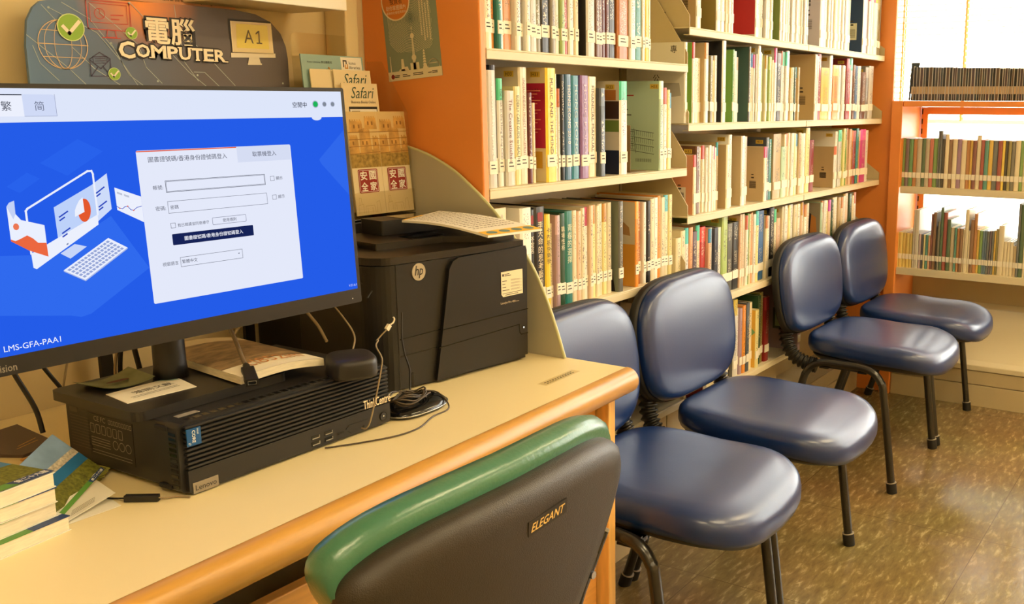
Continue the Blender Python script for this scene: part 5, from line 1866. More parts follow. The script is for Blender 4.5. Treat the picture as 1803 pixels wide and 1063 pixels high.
m_call = M('call_label', (240, 234, 216), 0.5)
m_h33 = M('tag_yellow', (222, 186, 66), 0.5)
ONES = ['', 'first', 'second', 'third', 'fourth', 'fifth', 'sixth', 'seventh', 'eighth', 'ninth', 'tenth', 'eleventh', 'twelfth', 'thirteenth', 'fourteenth', 'fifteenth', 'sixteenth', 'seventeenth', 'eighteenth', 'nineteenth']
TENS = {2: 'twent', 3: 'thirt', 4: 'fort', 5: 'fift'}


def ordinal(n):
    if n < 20:
        return ONES[n]
    a, b = divmod(n, 10)
    return TENS[a] + ('ieth' if b == 0 else 'y-' + ONES[b])


ROWS = {
    'left_mid': [
        (1.5031,1.5204,1.3,0.251,'dkgreen'), (1.521,1.5517,1.292,0.234,'silver','chev'), (1.5523,1.5687,1.3,0.245,'navy'), (1.5693,1.5872,1.3,0.219,'white'), (1.5878,1.6173,1.292,0.195,'silver'), (1.6179,1.6394,1.3,0.204,'lightyellow'),
        (1.64,1.6682,1.3,0.244,'cream'), (1.6688,1.6825,1.3,0.192,'maroon'), (1.6831,1.6925,1.3,0.171,'cream'), (1.7164,1.7535,1.292,0.245,'yellow','redcover'), (1.7541,1.764,1.3,0.234,'white'), (1.7646,1.7738,1.3,0.202,'white'),
        (1.7744,1.7855,1.3,0.189,'teal'), (1.7861,1.7991,1.3,0.233,'black'), (1.7997,1.8219,1.3,0.234,'steel','HK'), (1.8225,1.85,1.3,0.232,'cyan'), (1.8506,1.8831,1.292,0.233,'purple'), (1.8955,1.9319,1.3,0.232,'cream'),
        (1.9325,1.9547,1.3,0.206,'slate'), (1.9553,1.9662,1.3,0.188,'blue'), (2.0095,2.0446,1.292,0.224,'white','cook'), (2.1986,2.2208,1.292,0.229,'mint','green'), (2.2357,2.2532,1.3,0.213,'white'), (2.2538,2.2677,1.3,0.208,'lightyellow'),
        (2.2683,2.2886,1.3,0.2,'cream'),
    ],
    'left_top': [
        (1.5064,1.5253,1.3,0.154,'black'), (1.5259,1.549,1.292,0.149,'cream'), (1.5496,1.5677,1.3,0.156,'orange'), (1.5683,1.582,1.3,0.144,'teal'), (1.5826,1.5959,1.3,0.153,'white'), (1.5965,1.6245,1.3,0.165,'salmon'),
        (1.6251,1.6427,1.3,0.165,'white'), (1.6433,1.6607,1.3,0.165,'grey'), (1.6613,1.6758,1.3,0.173,'white'), (1.6764,1.7002,1.3,0.176,'silver'), (1.7008,1.7218,1.3,0.174,'olive'), (1.7224,1.754,1.3,0.187,'black'),
        (1.7546,1.7698,1.3,0.176,'grey'), (1.7704,1.7866,1.3,0.186,'white'), (1.7872,1.8036,1.3,0.173,'lightgreen'), (1.8042,1.8199,1.3,0.186,'red'), (1.8205,1.8405,1.3,0.192,'white'), (1.8411,1.8571,1.3,0.19,'cream'),
        (1.8719,1.9057,1.292,0.201,'silver','blackcover'), (1.9182,1.9346,1.3,0.204,'brown'), (1.9352,1.9533,1.3,0.202,'brown'), (1.9539,1.9684,1.3,0.2,'maroon'), (1.969,1.9839,1.3,0.204,'maroon'), (1.9845,2.015,1.3,0.216,'black'),
        (2.0156,2.0665,1.3,0.215,'copper'), (2.0671,2.0946,1.3,0.222,'white'), (2.0952,2.1259,1.3,0.227,'teal'), (2.1265,2.1387,1.3,0.229,'white'), (2.1393,2.156,1.3,0.226,'yellow'), (2.1566,2.1689,1.3,0.232,'lightyellow'),
    ],
    'left_low': [
        (1.5444,1.5895,1.3,0.246,'cream'), (1.6216,1.6594,1.292,0.241,'white'), (1.66,1.6785,1.3,0.234,'black','k1'), (1.6791,1.7162,1.3,0.238,'black','k2'), (1.7168,1.7376,1.3,0.219,'yellow','k3'), (1.7382,1.7542,1.3,0.196,'cream'),
        (1.7548,1.7706,1.3,0.213,'mauve'), (1.7712,1.7921,1.3,0.216,'dkgreen','k4'), (1.7927,1.8211,1.3,0.219,'teal','k5'), (1.8217,1.8405,1.3,0.218,'cream'), (1.8411,1.8573,1.3,0.215,'redband'), (1.8579,1.8736,1.3,0.221,'cream'),
        (1.8742,1.8901,1.3,0.221,'white'), (1.8907,1.9044,1.3,0.224,'pink'), (1.905,1.9197,1.3,0.224,'lightyellow'), (1.9203,1.9352,1.3,0.221,'cream'), (1.9358,1.9532,1.3,0.224,'cream'), (1.9538,1.9714,1.3,0.223,'lightyellow'),
        (1.972,1.9921,1.3,0.224,'cream'), (2.0042,2.0257,1.292,0.225,'greydark','silh'), (2.0825,2.0982,1.292,0.218,'orange','lai'), (2.1121,2.1328,1.3,0.214,'copper'), (2.1334,2.149,1.3,0.212,'white'), (2.1496,2.169,1.3,0.214,'black'),
        (2.1696,2.1902,1.3,0.218,'cream'), (2.1908,2.2117,1.3,0.219,'white'), (2.2123,2.2298,1.3,0.222,'orange'), (2.2304,2.2529,1.3,0.217,'cream'), (2.2535,2.2743,1.3,0.221,'cream'), (2.2749,2.2957,1.3,0.221,'lightyellow'),
    ],
    'right_top': [
        (2.3922,2.4132,1.292,0.136,'white','tan'), (2.429,2.4485,1.3,0.14,'cream'), (2.5104,2.5369,1.292,0.149,'white','olive'), (2.5535,2.5732,1.3,0.157,'white'), (2.5738,2.5881,1.3,0.154,'white'), (2.5887,2.6021,1.3,0.158,'cream'),
        (2.6027,2.6161,1.3,0.156,'white'), (2.6167,2.6363,1.3,0.159,'silver'), (2.7682,2.7853,1.292,0.166,'white','red'), (2.8038,2.8171,1.3,0.17,'white'), (2.8177,2.8264,1.3,0.171,'white'), (2.827,2.8379,1.3,0.172,'cream'),
        (2.8385,2.8534,1.3,0.173,'white'), (2.854,2.8692,1.3,0.174,'silver'), (2.8698,2.8839,1.3,0.175,'cream'), (2.8845,2.9,1.3,0.173,'white'), (2.9006,2.9149,1.3,0.178,'white'), (2.9155,2.9256,1.3,0.179,'cream'),
        (2.9535,2.9687,1.292,0.164,'white','greenbook'), (2.9876,3.0084,1.3,0.18,'white'), (3.009,3.0206,1.3,0.181,'white'), (3.0212,3.0394,1.3,0.185,'cream'), (3.04,3.0583,1.3,0.182,'white'), (3.0589,3.075,1.3,0.184,'silver'),
        (3.0756,3.0903,1.3,0.185,'cream'), (3.0909,3.1032,1.3,0.189,'white'), (3.1038,3.1224,1.3,0.191,'white'), (3.123,3.1386,1.3,0.187,'darkred'), (3.1392,3.1572,1.3,0.192,'cream'), (3.1578,3.1702,1.3,0.189,'white'),
        (3.1708,3.1916,1.3,0.192,'silver'), (3.1922,3.2056,1.3,0.193,'cream'), (3.2062,3.2215,1.3,0.195,'white'), (3.3014,3.3379,1.292,0.19,'white','lilac'), (3.3602,3.4041,1.3,0.196,'palegreen'), (3.4047,3.4233,1.3,0.208,'white'),
        (3.4239,3.4415,1.3,0.209,'silver'), (3.4421,3.467,1.3,0.208,'white'), (3.4676,3.4937,1.3,0.215,'cream'), (3.4943,3.5103,1.3,0.211,'palegreen'), (3.5109,3.536,1.3,0.217,'white'), (3.5366,3.5541,1.3,0.219,'white'),
        (3.5547,3.5795,1.3,0.215,'silver'), (3.5801,3.6063,1.3,0.22,'white'), (3.6069,3.6249,1.3,0.22,'cream'), (3.6255,3.6422,1.3,0.225,'palegreen'), (3.7516,3.7779,1.292,0.181,'white','navycover'), (3.7999,3.8178,1.3,0.21,'white'),
        (3.8184,3.8416,1.3,0.21,'mauve'), (3.8422,3.866,1.3,0.211,'white'), (3.8666,3.8989,1.3,0.208,'cream'), (3.8995,3.9206,1.3,0.212,'silver'), (3.9212,3.9527,1.3,0.216,'white'), (3.9533,3.981,1.3,0.165,'olive'),
        (3.9816,4.0094,1.3,0.183,'grey'), (4.01,4.0477,1.3,0.217,'redband'),
    ],
    'right_second': [
        (2.3304,2.3454,1.292,0.214,'white','zhuan'), (2.374,2.3876,1.292,0.216,'white','greencover'), (2.4044,2.4456,1.3,0.176,'cream'), (2.4462,2.4691,1.292,0.219,'white','tan'), (2.4865,2.5058,1.3,0.185,'olive'), (2.5064,2.5211,1.3,0.174,'gold'),
        (2.5217,2.5376,1.3,0.188,'white'), (2.5534,2.5778,1.292,0.234,'white','blackcover'), (2.6185,2.6312,1.292,0.209,'green','greencover2'), (2.6488,2.6661,1.3,0.206,'cream'), (2.6667,2.6852,1.3,0.19,'cream'), (2.7312,2.7425,1.292,0.223,'greydark','tealcover'),
        (2.7618,2.7706,1.3,0.203,'white'), (2.7712,2.7793,1.3,0.205,'cream'), (2.7799,2.7917,1.3,0.202,'white'), (2.7923,2.801,1.3,0.204,'silver'), (2.8016,2.8101,1.3,0.202,'white'), (2.8107,2.8283,1.3,0.24,'white'),
        (2.8289,2.8424,1.3,0.212,'white'), (2.843,2.8558,1.3,0.208,'lightgreen'), (2.8564,2.8672,1.3,0.207,'white'), (2.8678,2.8836,1.3,0.204,'cream'), (2.8842,2.8965,1.3,0.204,'white'), (2.8971,2.9126,1.3,0.201,'lightgreen'),
        (2.9132,2.9242,1.3,0.197,'white'), (2.9248,2.9391,1.3,0.192,'cream'), (2.9397,2.9585,1.3,0.24,'white'), (2.9591,2.9967,1.3,0.216,'blackstripe'), (2.9973,3.0095,1.3,0.224,'white'), (3.0101,3.0255,1.3,0.221,'silver'),
        (3.0261,3.0457,1.3,0.222,'white'), (3.0463,3.0722,1.3,0.227,'white'), (3.0728,3.0869,1.3,0.174,'tan'), (3.0875,3.1041,1.3,0.175,'cream'), (3.1047,3.1186,1.3,0.176,'dkgreen'), (3.1192,3.137,1.3,0.177,'tan'),
        (3.1376,3.1516,1.3,0.177,'tan'), (3.2706,3.2887,1.292,0.226,'white','tan'), (3.3111,3.3279,1.3,0.222,'silver'), (3.3285,3.3607,1.3,0.234,'darkred'), (3.3613,3.4388,1.3,0.185,'gold'), (3.4394,3.4692,1.3,0.236,'white'),
        (3.4698,3.5227,1.3,0.198,'orange'), (3.5233,3.5481,1.3,0.199,'white'), (3.5487,3.5689,1.3,0.2,'silver'), (3.5695,3.5902,1.3,0.2,'white'), (3.5908,3.615,1.3,0.199,'cream'), (3.6156,3.6481,1.3,0.227,'darkred'),
        (3.6487,3.6701,1.3,0.205,'red'), (3.6707,3.6989,1.3,0.232,'white'), (3.6995,3.7182,1.3,0.207,'brown'), (3.7188,3.7383,1.3,0.206,'navy'), (3.7389,3.7668,1.3,0.204,'steel'), (3.7674,3.8,1.3,0.205,'white'),
        (3.8006,3.852,1.3,0.183,'brown'), (3.8526,3.8949,1.3,0.203,'grey'), (3.8955,3.9502,1.3,0.21,'silver'),
    ],
    'right_third': [
        (2.3862,2.4049,1.292,0.167,'cream','salmoncover'), (2.4201,2.4434,1.3,0.189,'brown'), (2.444,2.4573,1.3,0.185,'white'), (2.4579,2.4753,1.3,0.19,'cream'), (2.4759,2.4903,1.3,0.184,'white'), (2.4909,2.5054,1.3,0.19,'white'),
        (2.506,2.5186,1.3,0.187,'white'), (2.5192,2.5359,1.3,0.186,'cream'), (2.5365,2.55,1.3,0.182,'white'), (2.5506,2.5598,1.3,0.197,'tan'), (2.59,2.6197,1.292,0.189,'cream','tan'), (2.6357,2.6585,1.3,0.217,'white'),
        (2.6907,2.7176,1.292,0.212,'white','tan'), (2.7357,2.7622,1.3,0.209,'redband'), (2.8575,2.8835,1.292,0.174,'cream','taller'), (2.9008,2.9232,1.3,0.202,'slate'), (2.9238,2.9476,1.3,0.196,'teal'), (2.9482,3.0079,1.3,0.212,'tan'),
        (3.0085,3.0425,1.3,0.169,'mint'), (3.0431,3.0592,1.3,0.209,'cream'), (3.0598,3.0794,1.3,0.211,'tan'), (3.08,3.0965,1.3,0.213,'cream'), (3.0971,3.1232,1.3,0.212,'white'), (3.1238,3.1386,1.3,0.211,'lightyellow'),
        (3.1392,3.1613,1.3,0.208,'cream'), (3.1619,3.1876,1.3,0.212,'tan'), (3.1882,3.2136,1.3,0.208,'cream'), (3.2142,3.2395,1.3,0.209,'white'), (3.2401,3.2764,1.3,0.227,'lightyellow'), (3.277,3.3154,1.3,0.184,'darkred'),
        (3.4883,3.5156,1.292,0.155,'white','tanbox'), (3.533,3.5534,1.3,0.209,'white'), (3.554,3.5853,1.3,0.214,'silver'), (3.5859,3.61,1.3,0.207,'lightgreen'), (3.6106,3.63,1.3,0.219,'lightyellow'), (3.6306,3.6542,1.3,0.217,'green'),
        (3.6548,3.6801,1.3,0.219,'tan'), (3.6807,3.7042,1.3,0.216,'redband'), (3.7048,3.723,1.3,0.21,'copper'), (3.7236,3.7509,1.3,0.209,'darkred'), (3.7515,3.7803,1.3,0.217,'teal'), (3.7809,3.8061,1.3,0.208,'salmon'),
        (3.8067,3.8737,1.3,0.212,'magenta'), (3.8743,3.9087,1.3,0.207,'white'),
    ],
    'right_fourth': [
        (2.3062,2.335,1.3,0.201,'cream'), (2.3356,2.3605,1.3,0.218,'cream'), (2.3611,2.3828,1.3,0.223,'white'), (2.3834,2.4048,1.3,0.223,'salmon'), (2.4054,2.4351,1.3,0.208,'plum'), (2.4357,2.4596,1.3,0.223,'cream'),
        (2.4602,2.4956,1.3,0.215,'red'), (2.4962,2.5147,1.3,0.207,'redband'), (2.5153,2.53,1.3,0.208,'white'), (2.5306,2.5632,1.3,0.206,'navy'), (2.5638,2.5872,1.3,0.204,'white'), (2.5878,2.6247,1.3,0.236,'lightgreen'),
        (2.6253,2.663,1.3,0.208,'greydark'), (2.6636,2.707,1.3,0.209,'black'), (2.7076,2.7177,1.3,0.226,'redband'), (2.7183,2.7321,1.3,0.229,'cream'), (2.7327,2.7516,1.3,0.229,'pink'), (2.7522,2.7694,1.3,0.222,'white'),
        (2.77,2.7842,1.3,0.226,'green'), (2.7848,2.7966,1.3,0.224,'cream'), (2.7972,2.8094,1.3,0.227,'salmon'), (2.81,2.8297,1.3,0.221,'white'), (2.8303,2.8522,1.3,0.229,'lightyellow'), (2.8528,2.9045,1.3,0.226,'blue'),
        (2.9051,2.9263,1.3,0.207,'cream'), (2.9269,2.944,1.3,0.204,'white'), (2.9446,2.9824,1.3,0.229,'black'), (2.983,3.0058,1.3,0.221,'cream'), (3.0064,3.0355,1.3,0.189,'redband'), (3.0361,3.0495,1.3,0.226,'cream'),
        (3.0501,3.0744,1.3,0.228,'white'), (3.075,3.0932,1.3,0.218,'pink'), (3.0938,3.1116,1.3,0.227,'lightyellow'), (3.1122,3.1367,1.3,0.227,'white'), (3.1373,3.1609,1.3,0.224,'cream'), (3.1615,3.1755,1.3,0.225,'cream'),
        (3.1761,3.1994,1.3,0.223,'white'), (3.2,3.2149,1.3,0.227,'pink'), (3.2155,3.2342,1.3,0.227,'lightyellow'), (3.2348,3.2545,1.3,0.216,'white'), (3.2551,3.2772,1.3,0.219,'cream'), (3.3703,3.3899,1.292,0.212,'mint','tiger'),
        (3.4118,3.4286,1.3,0.215,'cream'), (3.4292,3.4565,1.3,0.215,'white'), (3.4571,3.4787,1.3,0.213,'lightyellow'), (3.4793,3.5056,1.3,0.213,'pink'), (3.5062,3.5305,1.3,0.212,'dkgreen'), (3.5311,3.5573,1.3,0.218,'cream'),
        (3.5579,3.5813,1.3,0.218,'white'), (3.5819,3.6093,1.3,0.215,'tan'), (3.6099,3.6286,1.3,0.214,'cream'), (3.6292,3.6496,1.3,0.216,'white'), (3.6502,3.6706,1.3,0.222,'lightyellow'), (3.6712,3.702,1.3,0.224,'pink'),
        (3.7026,3.731,1.3,0.22,'dkgreen'), (3.7316,3.7519,1.3,0.211,'cream'), (3.7525,3.7784,1.3,0.222,'white'),
    ],
    'right_bottom': [
        (2.4524,2.4784,1.3,0.235,'white'), (2.479,2.5136,1.3,0.242,'cream'), (2.5142,2.5495,1.3,0.244,'navy'), (2.5501,2.5861,1.3,0.246,'white'), (2.5867,2.6213,1.3,0.248,'cream'), (2.6219,2.6591,1.3,0.26,'white'),
        (2.6597,2.6893,1.292,0.254,'silver','greydk'), (2.7083,2.7248,1.3,0.217,'white'), (2.7254,2.7427,1.3,0.215,'mauve'), (2.7433,2.7649,1.3,0.221,'orange'), (2.7655,2.789,1.3,0.226,'slate'), (2.7896,2.824,1.3,0.22,'cream'),
        (2.8246,2.8506,1.292,0.193,'lightyellow','diamond'), (2.8666,2.8875,1.3,0.232,'dkgreen'), (2.8881,2.9129,1.3,0.238,'olive'), (2.9135,2.9487,1.3,0.219,'darkred'),
    ],
    'end_upper': [
        (1.1973,1.1837,4.035,0.198,'green'), (1.1831,1.1688,4.035,0.196,'plum'), (1.1682,1.1526,4.035,0.194,'greenorange'), (1.152,1.1368,4.035,0.194,'copper'), (1.1362,1.1169,4.035,0.197,'greywhite'), (1.1163,1.1022,4.035,0.198,'dkgreen'),
        (1.1016,1.0851,4.035,0.196,'greywhite'), (1.0845,1.0694,4.035,0.198,'redteal'), (1.0688,1.0515,4.035,0.199,'green'), (1.0509,1.045,4.035,0.23,'slate'), (1.0444,1.034,4.035,0.23,'slate'), (1.0334,1.0215,4.035,0.196,'black'),
        (1.0209,1.0061,4.035,0.216,'cream'), (1.0055,0.9914,4.035,0.196,'brown'), (0.9908,0.9734,4.035,0.197,'cream'), (0.9728,0.956,4.035,0.198,'purple'), (0.9554,0.9363,4.035,0.195,'cream'), (0.9357,0.921,4.035,0.195,'copper'),
        (0.9204,0.9109,4.035,0.194,'gold'), (0.9103,0.8959,4.035,0.194,'maroon'), (0.8953,0.8785,4.035,0.215,'cream'), (0.8779,0.8646,4.035,0.197,'darkred'), (0.864,0.8486,4.035,0.195,'teal'), (0.848,0.8323,4.035,0.197,'gold'),
        (0.8317,0.8121,4.035,0.195,'slate'), (0.8115,0.7967,4.035,0.196,'darkred'), (0.7961,0.7857,4.035,0.197,'yellow'), (0.7851,0.7735,4.035,0.196,'black'), (0.7729,0.7612,4.035,0.196,'olive'), (0.7606,0.7457,4.035,0.194,'greydark'),
        (0.7451,0.727,4.035,0.198,'cream'), (0.7264,0.715,4.035,0.198,'green'), (0.7144,0.6963,4.035,0.193,'cream'), (0.6957,0.6856,4.035,0.196,'darkred'), (0.685,0.668,4.035,0.194,'teal'), (0.6674,0.6518,4.035,0.196,'gold'),
        (0.6512,0.6365,4.035,0.195,'grey'), (0.6359,0.6209,4.035,0.196,'cream'),
    ],
    'end_lower': [
        (1.207,1.193,4.035,0.149,'greengold'), (1.1924,1.1785,4.035,0.148,'greengold'), (1.1779,1.164,4.035,0.147,'greengold'), (1.1634,1.1496,4.035,0.146,'greengold'), (1.149,1.1366,4.035,0.145,'greengold'), (1.136,1.1352,4.035,0.181,'slate'),
        (1.1346,1.1278,4.035,0.245,'silver'), (1.1272,1.111,4.035,0.246,'silver','bluecover'), (1.1104,1.1008,4.035,0.146,'mauve'), (1.1002,1.0907,4.035,0.145,'navy'), (1.0901,1.0819,4.035,0.144,'lightyellow'), (1.0813,1.0705,4.035,0.144,'teal'),
        (1.0699,1.0614,4.035,0.143,'salmon'), (1.0608,1.0539,4.035,0.233,'maroon'), (1.0533,1.0405,4.035,0.24,'brown'), (1.0399,1.032,4.035,0.167,'black'), (1.0314,1.0234,4.035,0.205,'greydark'), (1.0228,1.0116,4.035,0.262,'dkgreen'),
        (1.011,0.995,4.035,0.241,'redgreen'), (0.9944,0.98,4.035,0.214,'dkgreen'), (0.9794,0.9625,4.035,0.182,'creamblack'), (0.9619,0.9539,4.035,0.183,'teal'), (0.9533,0.9416,4.035,0.18,'copper'), (0.941,0.9298,4.035,0.181,'brown'),
        (0.9292,0.9231,4.035,0.178,'cream'), (0.9225,0.9083,4.035,0.259,'cream'), (0.9077,0.9002,4.035,0.173,'cream'), (0.8996,0.887,4.035,0.22,'brown'), (0.8864,0.8734,4.035,0.244,'copper'), (0.8728,0.8637,4.035,0.179,'gold'),
        (0.8631,0.8504,4.035,0.176,'green'), (0.8498,0.8416,4.035,0.176,'steel'), (0.841,0.8328,4.035,0.177,'steel'), (0.8322,0.824,4.035,0.177,'slate'), (0.8234,0.8152,4.035,0.178,'plum'), (0.8146,0.806,4.035,0.179,'slate'),
        (0.8054,0.7983,4.035,0.181,'gold'), (0.7977,0.788,4.035,0.188,'olive'), (0.7874,0.7664,4.035,0.202,'cream'), (0.7658,0.7528,4.035,0.139,'cream'), (0.7522,0.7417,4.035,0.139,'cream'), (0.7411,0.7283,4.035,0.14,'cream'),
        (0.7277,0.7137,4.035,0.125,'tan'), (0.7131,0.7161,4.035,0.126,'copper'), (0.7155,0.7066,4.035,0.295,'slate'), (0.706,0.6901,4.035,0.29,'dkgreen'), (0.6895,0.6806,4.035,0.221,'cream'), (0.68,0.6728,4.035,0.217,'teal'),
        (0.6722,0.6574,4.035,0.252,'copper'), (0.6568,0.6524,4.035,0.204,'white'), (0.6518,0.642,4.035,0.242,'steel'), (0.6414,0.6276,4.035,0.228,'cream'), (0.627,0.6157,4.035,0.228,'teal'), (0.6151,0.6035,4.035,0.25,'copper'),
    ],
    'discs': [
        (1.1737,1.1647,4.035,0.138,'black'), (1.1641,1.152,4.035,0.134,'black'), (1.1514,1.1381,4.035,0.133,'greydark'), (1.1375,1.1247,4.035,0.133,'plum'), (1.1241,1.1166,4.035,0.134,'slate'), (1.116,1.1017,4.035,0.133,'black'),
        (1.1011,1.0872,4.035,0.134,'brown'), (1.0866,1.0759,4.035,0.133,'black'), (1.0753,1.0641,4.035,0.132,'greydark'), (1.0635,1.0561,4.035,0.133,'plum'), (1.0555,1.0463,4.035,0.131,'slate'), (1.0457,1.033,4.035,0.132,'black'),
        (1.0324,1.0195,4.035,0.132,'brown'), (1.0189,1.0072,4.035,0.132,'black'), (1.0066,0.9995,4.035,0.13,'greydark'), (0.9989,0.9902,4.035,0.131,'plum'), (0.9896,0.9755,4.035,0.129,'slate'), (0.9749,0.9658,4.035,0.129,'black'),
        (0.9652,0.9543,4.035,0.129,'brown'), (0.9537,0.9453,4.035,0.128,'black'), (0.9447,0.9329,4.035,0.128,'greydark'), (0.9323,0.919,4.035,0.129,'plum'), (0.9184,0.9089,4.035,0.129,'slate'), (0.9083,0.9003,4.035,0.129,'black'),
        (0.8997,0.8907,4.035,0.128,'brown'), (0.8901,0.8832,4.035,0.127,'black'), (0.8826,0.8733,4.035,0.128,'greydark'), (0.8727,0.8602,4.035,0.127,'plum'), (0.8596,0.8506,4.035,0.127,'slate'), (0.85,0.8384,4.035,0.128,'black'),
        (0.8378,0.8241,4.035,0.128,'brown'), (0.8235,0.8116,4.035,0.125,'black'), (0.811,0.8042,4.035,0.125,'greydark'), (0.8036,0.7944,4.035,0.126,'plum'), (0.7938,0.7869,4.035,0.126,'slate'), (0.7863,0.7784,4.035,0.124,'black'),
        (0.7778,0.7698,4.035,0.125,'brown'), (0.7692,0.7563,4.035,0.124,'black'), (0.7557,0.7467,4.035,0.125,'greydark'), (0.7461,0.7359,4.035,0.124,'plum'), (0.7353,0.728,4.035,0.124,'slate'), (0.7274,0.7154,4.035,0.123,'black'),
        (0.7148,0.7081,4.035,0.123,'brown'), (0.7075,0.7003,4.035,0.124,'black'), (0.6997,0.6891,4.035,0.122,'greydark'), (0.6885,0.6798,4.035,0.122,'plum'), (0.6792,0.6686,4.035,0.123,'slate'),
    ],
}
# books that stand wholly behind their neighbours or the chair backs
HIDDEN = {('left_top', 0), ('right_top', 11), ('right_second', 20), ('right_second', 22), ('right_second', 24), ('right_bottom', 1), ('right_bottom', 2), ('right_bottom', 3), ('right_bottom', 4), ('right_bottom', 5)}
WHERE = {
    'left_top': ('on the top shelf by the poster panel', 1.328, 'books on the top shelf of the left bay'),
    'left_mid': ('on the middle shelf by the poster panel', 1.052, 'books on the middle shelf of the left bay'),
    'left_low': ('on the shelf behind the printer', .762, 'books on the shelf behind the printer'),
    'right_top': ('on the top shelf of the right bays', 1.426, 'books on the top shelf of the right bays'),
    'right_second': ('on the second shelf of the right bays', 1.172, 'books on the second shelf of the right bays'),
    'right_third': ('on the third shelf of the right bays', .918, 'books on the third shelf of the right bays'),
    'right_fourth': ('on the fourth shelf behind the chair backs', .66, 'books on the fourth shelf of the right bays'),
    'right_bottom': ('on the lowest shelf between the chairs', .375, 'books on the lowest shelf between the chairs'),
    'end_upper': ('on the upper shelf of the window bookcase', .895, 'books on the upper shelf of the window bookcase'),
    'end_lower': ('on the lower shelf of the window bookcase', .552, 'books on the lower shelf of the window bookcase'),
}
SIDE = {'chev': (214, 190, 140), 'redcover': (232, 214, 168), 'cook': (226, 214, 186), 'green': (180, 206, 178), 'blackcover': (40, 38, 36), 'silh': (120, 128, 112), 'lai': (228, 212, 176),
        'tan': (200, 176, 130), 'olive': (140, 122, 60), 'red': (196, 44, 40), 'greenbook': (120, 140, 70), 'lilac': (196, 188, 190), 'navycover': (44, 66, 118), 'zhuan': (226, 222, 210),
        'greencover': (130, 176, 60), 'greencover2': (122, 170, 70), 'tealcover': (66, 100, 96), 'salmoncover': (226, 160, 120), 'taller': (204, 184, 140), 'tanbox': (196, 174, 134),
        'tiger': (150, 140, 116), 'greydk': (92, 94, 90), 'diamond': (234, 184, 70), 'bluecover': (170, 204, 214), 'stamp': (160, 140, 146)}
SPINE_TXT = {'k1': ('不定名', 1, (236, 226, 200)), 'k2': ('李天命的思考藝術', 1, (232, 216, 180)), 'k3': ('卡內基快樂學', 1, (60, 50, 20)), 'k4': ('職場性格', 1, (226, 216, 180)), 'k5': ('青春的選擇', 1, (214, 226, 200)), 'HK': ('HONG KONG 2010', 0, (230, 226, 210))}
EXTRA_TXT = {('left_mid', 2): ('The OCCASIONAL VEGAN   Sarah Phil', (228, 220, 200)), ('left_mid', 4): ('The Creative Stitches', (120, 40, 40)), ('left_mid', 5): ('ELDERLY CARE GUIDE to HEALTH', (60, 80, 60)),
             ('left_mid', 6): ('UNDERSTANDING PROJECT MANAGEMENT', (150, 90, 50)), ('left_mid', 9): ('MUSIC AND THE MIND', (90, 60, 20)), ('left_mid', 3): ('The Irish in the Hong Kong Cities', (50, 48, 44)),
             ('left_mid', 15): ('HONG KONG', (200, 220, 226)), ('left_mid', 16): ('HONG KONG', (210, 190, 214)), ('left_mid', 1): ('second helpings', (240, 236, 226)), ('left_mid', 17): ('FINANCIAL MANUAL', (90, 70, 40))}


def book_mesh(t, d, h):
    b = min(.0016, t * .18)
    c = MB()
    poly = [(0, d), (0, .003), (t * .18, .0006), (t * .5, 0), (t * .82, .0006), (t, .003), (t, d), (t - b, d), (t - b, .005), (b, .005), (b, d)]
    c.prism(poly, (0, 0, 0), X_, Y_, Z_ * h)
    p = MB().box((b + .0001, .0051, .002), (t - b - .0001, d - .003, h - .003))
    return c, p


def tag_h33(book, h, y0):
    o = Vector((-.0004, y0, h - .020))
    u, v = Vector((0, -1, 0)), Z_
    g = part('shelf_tag', MB().flat([(0, 0), (.026, 0), (.026, .012), (0, .012)], o, u, v), m_h33, book, world=False)
    part('lettering', put_text(MB(), 'H33', o + Vector((-.0003, 0, 0)) + u * .013 + v * .006, u, v, w=.017), m_ink, g, world=False)


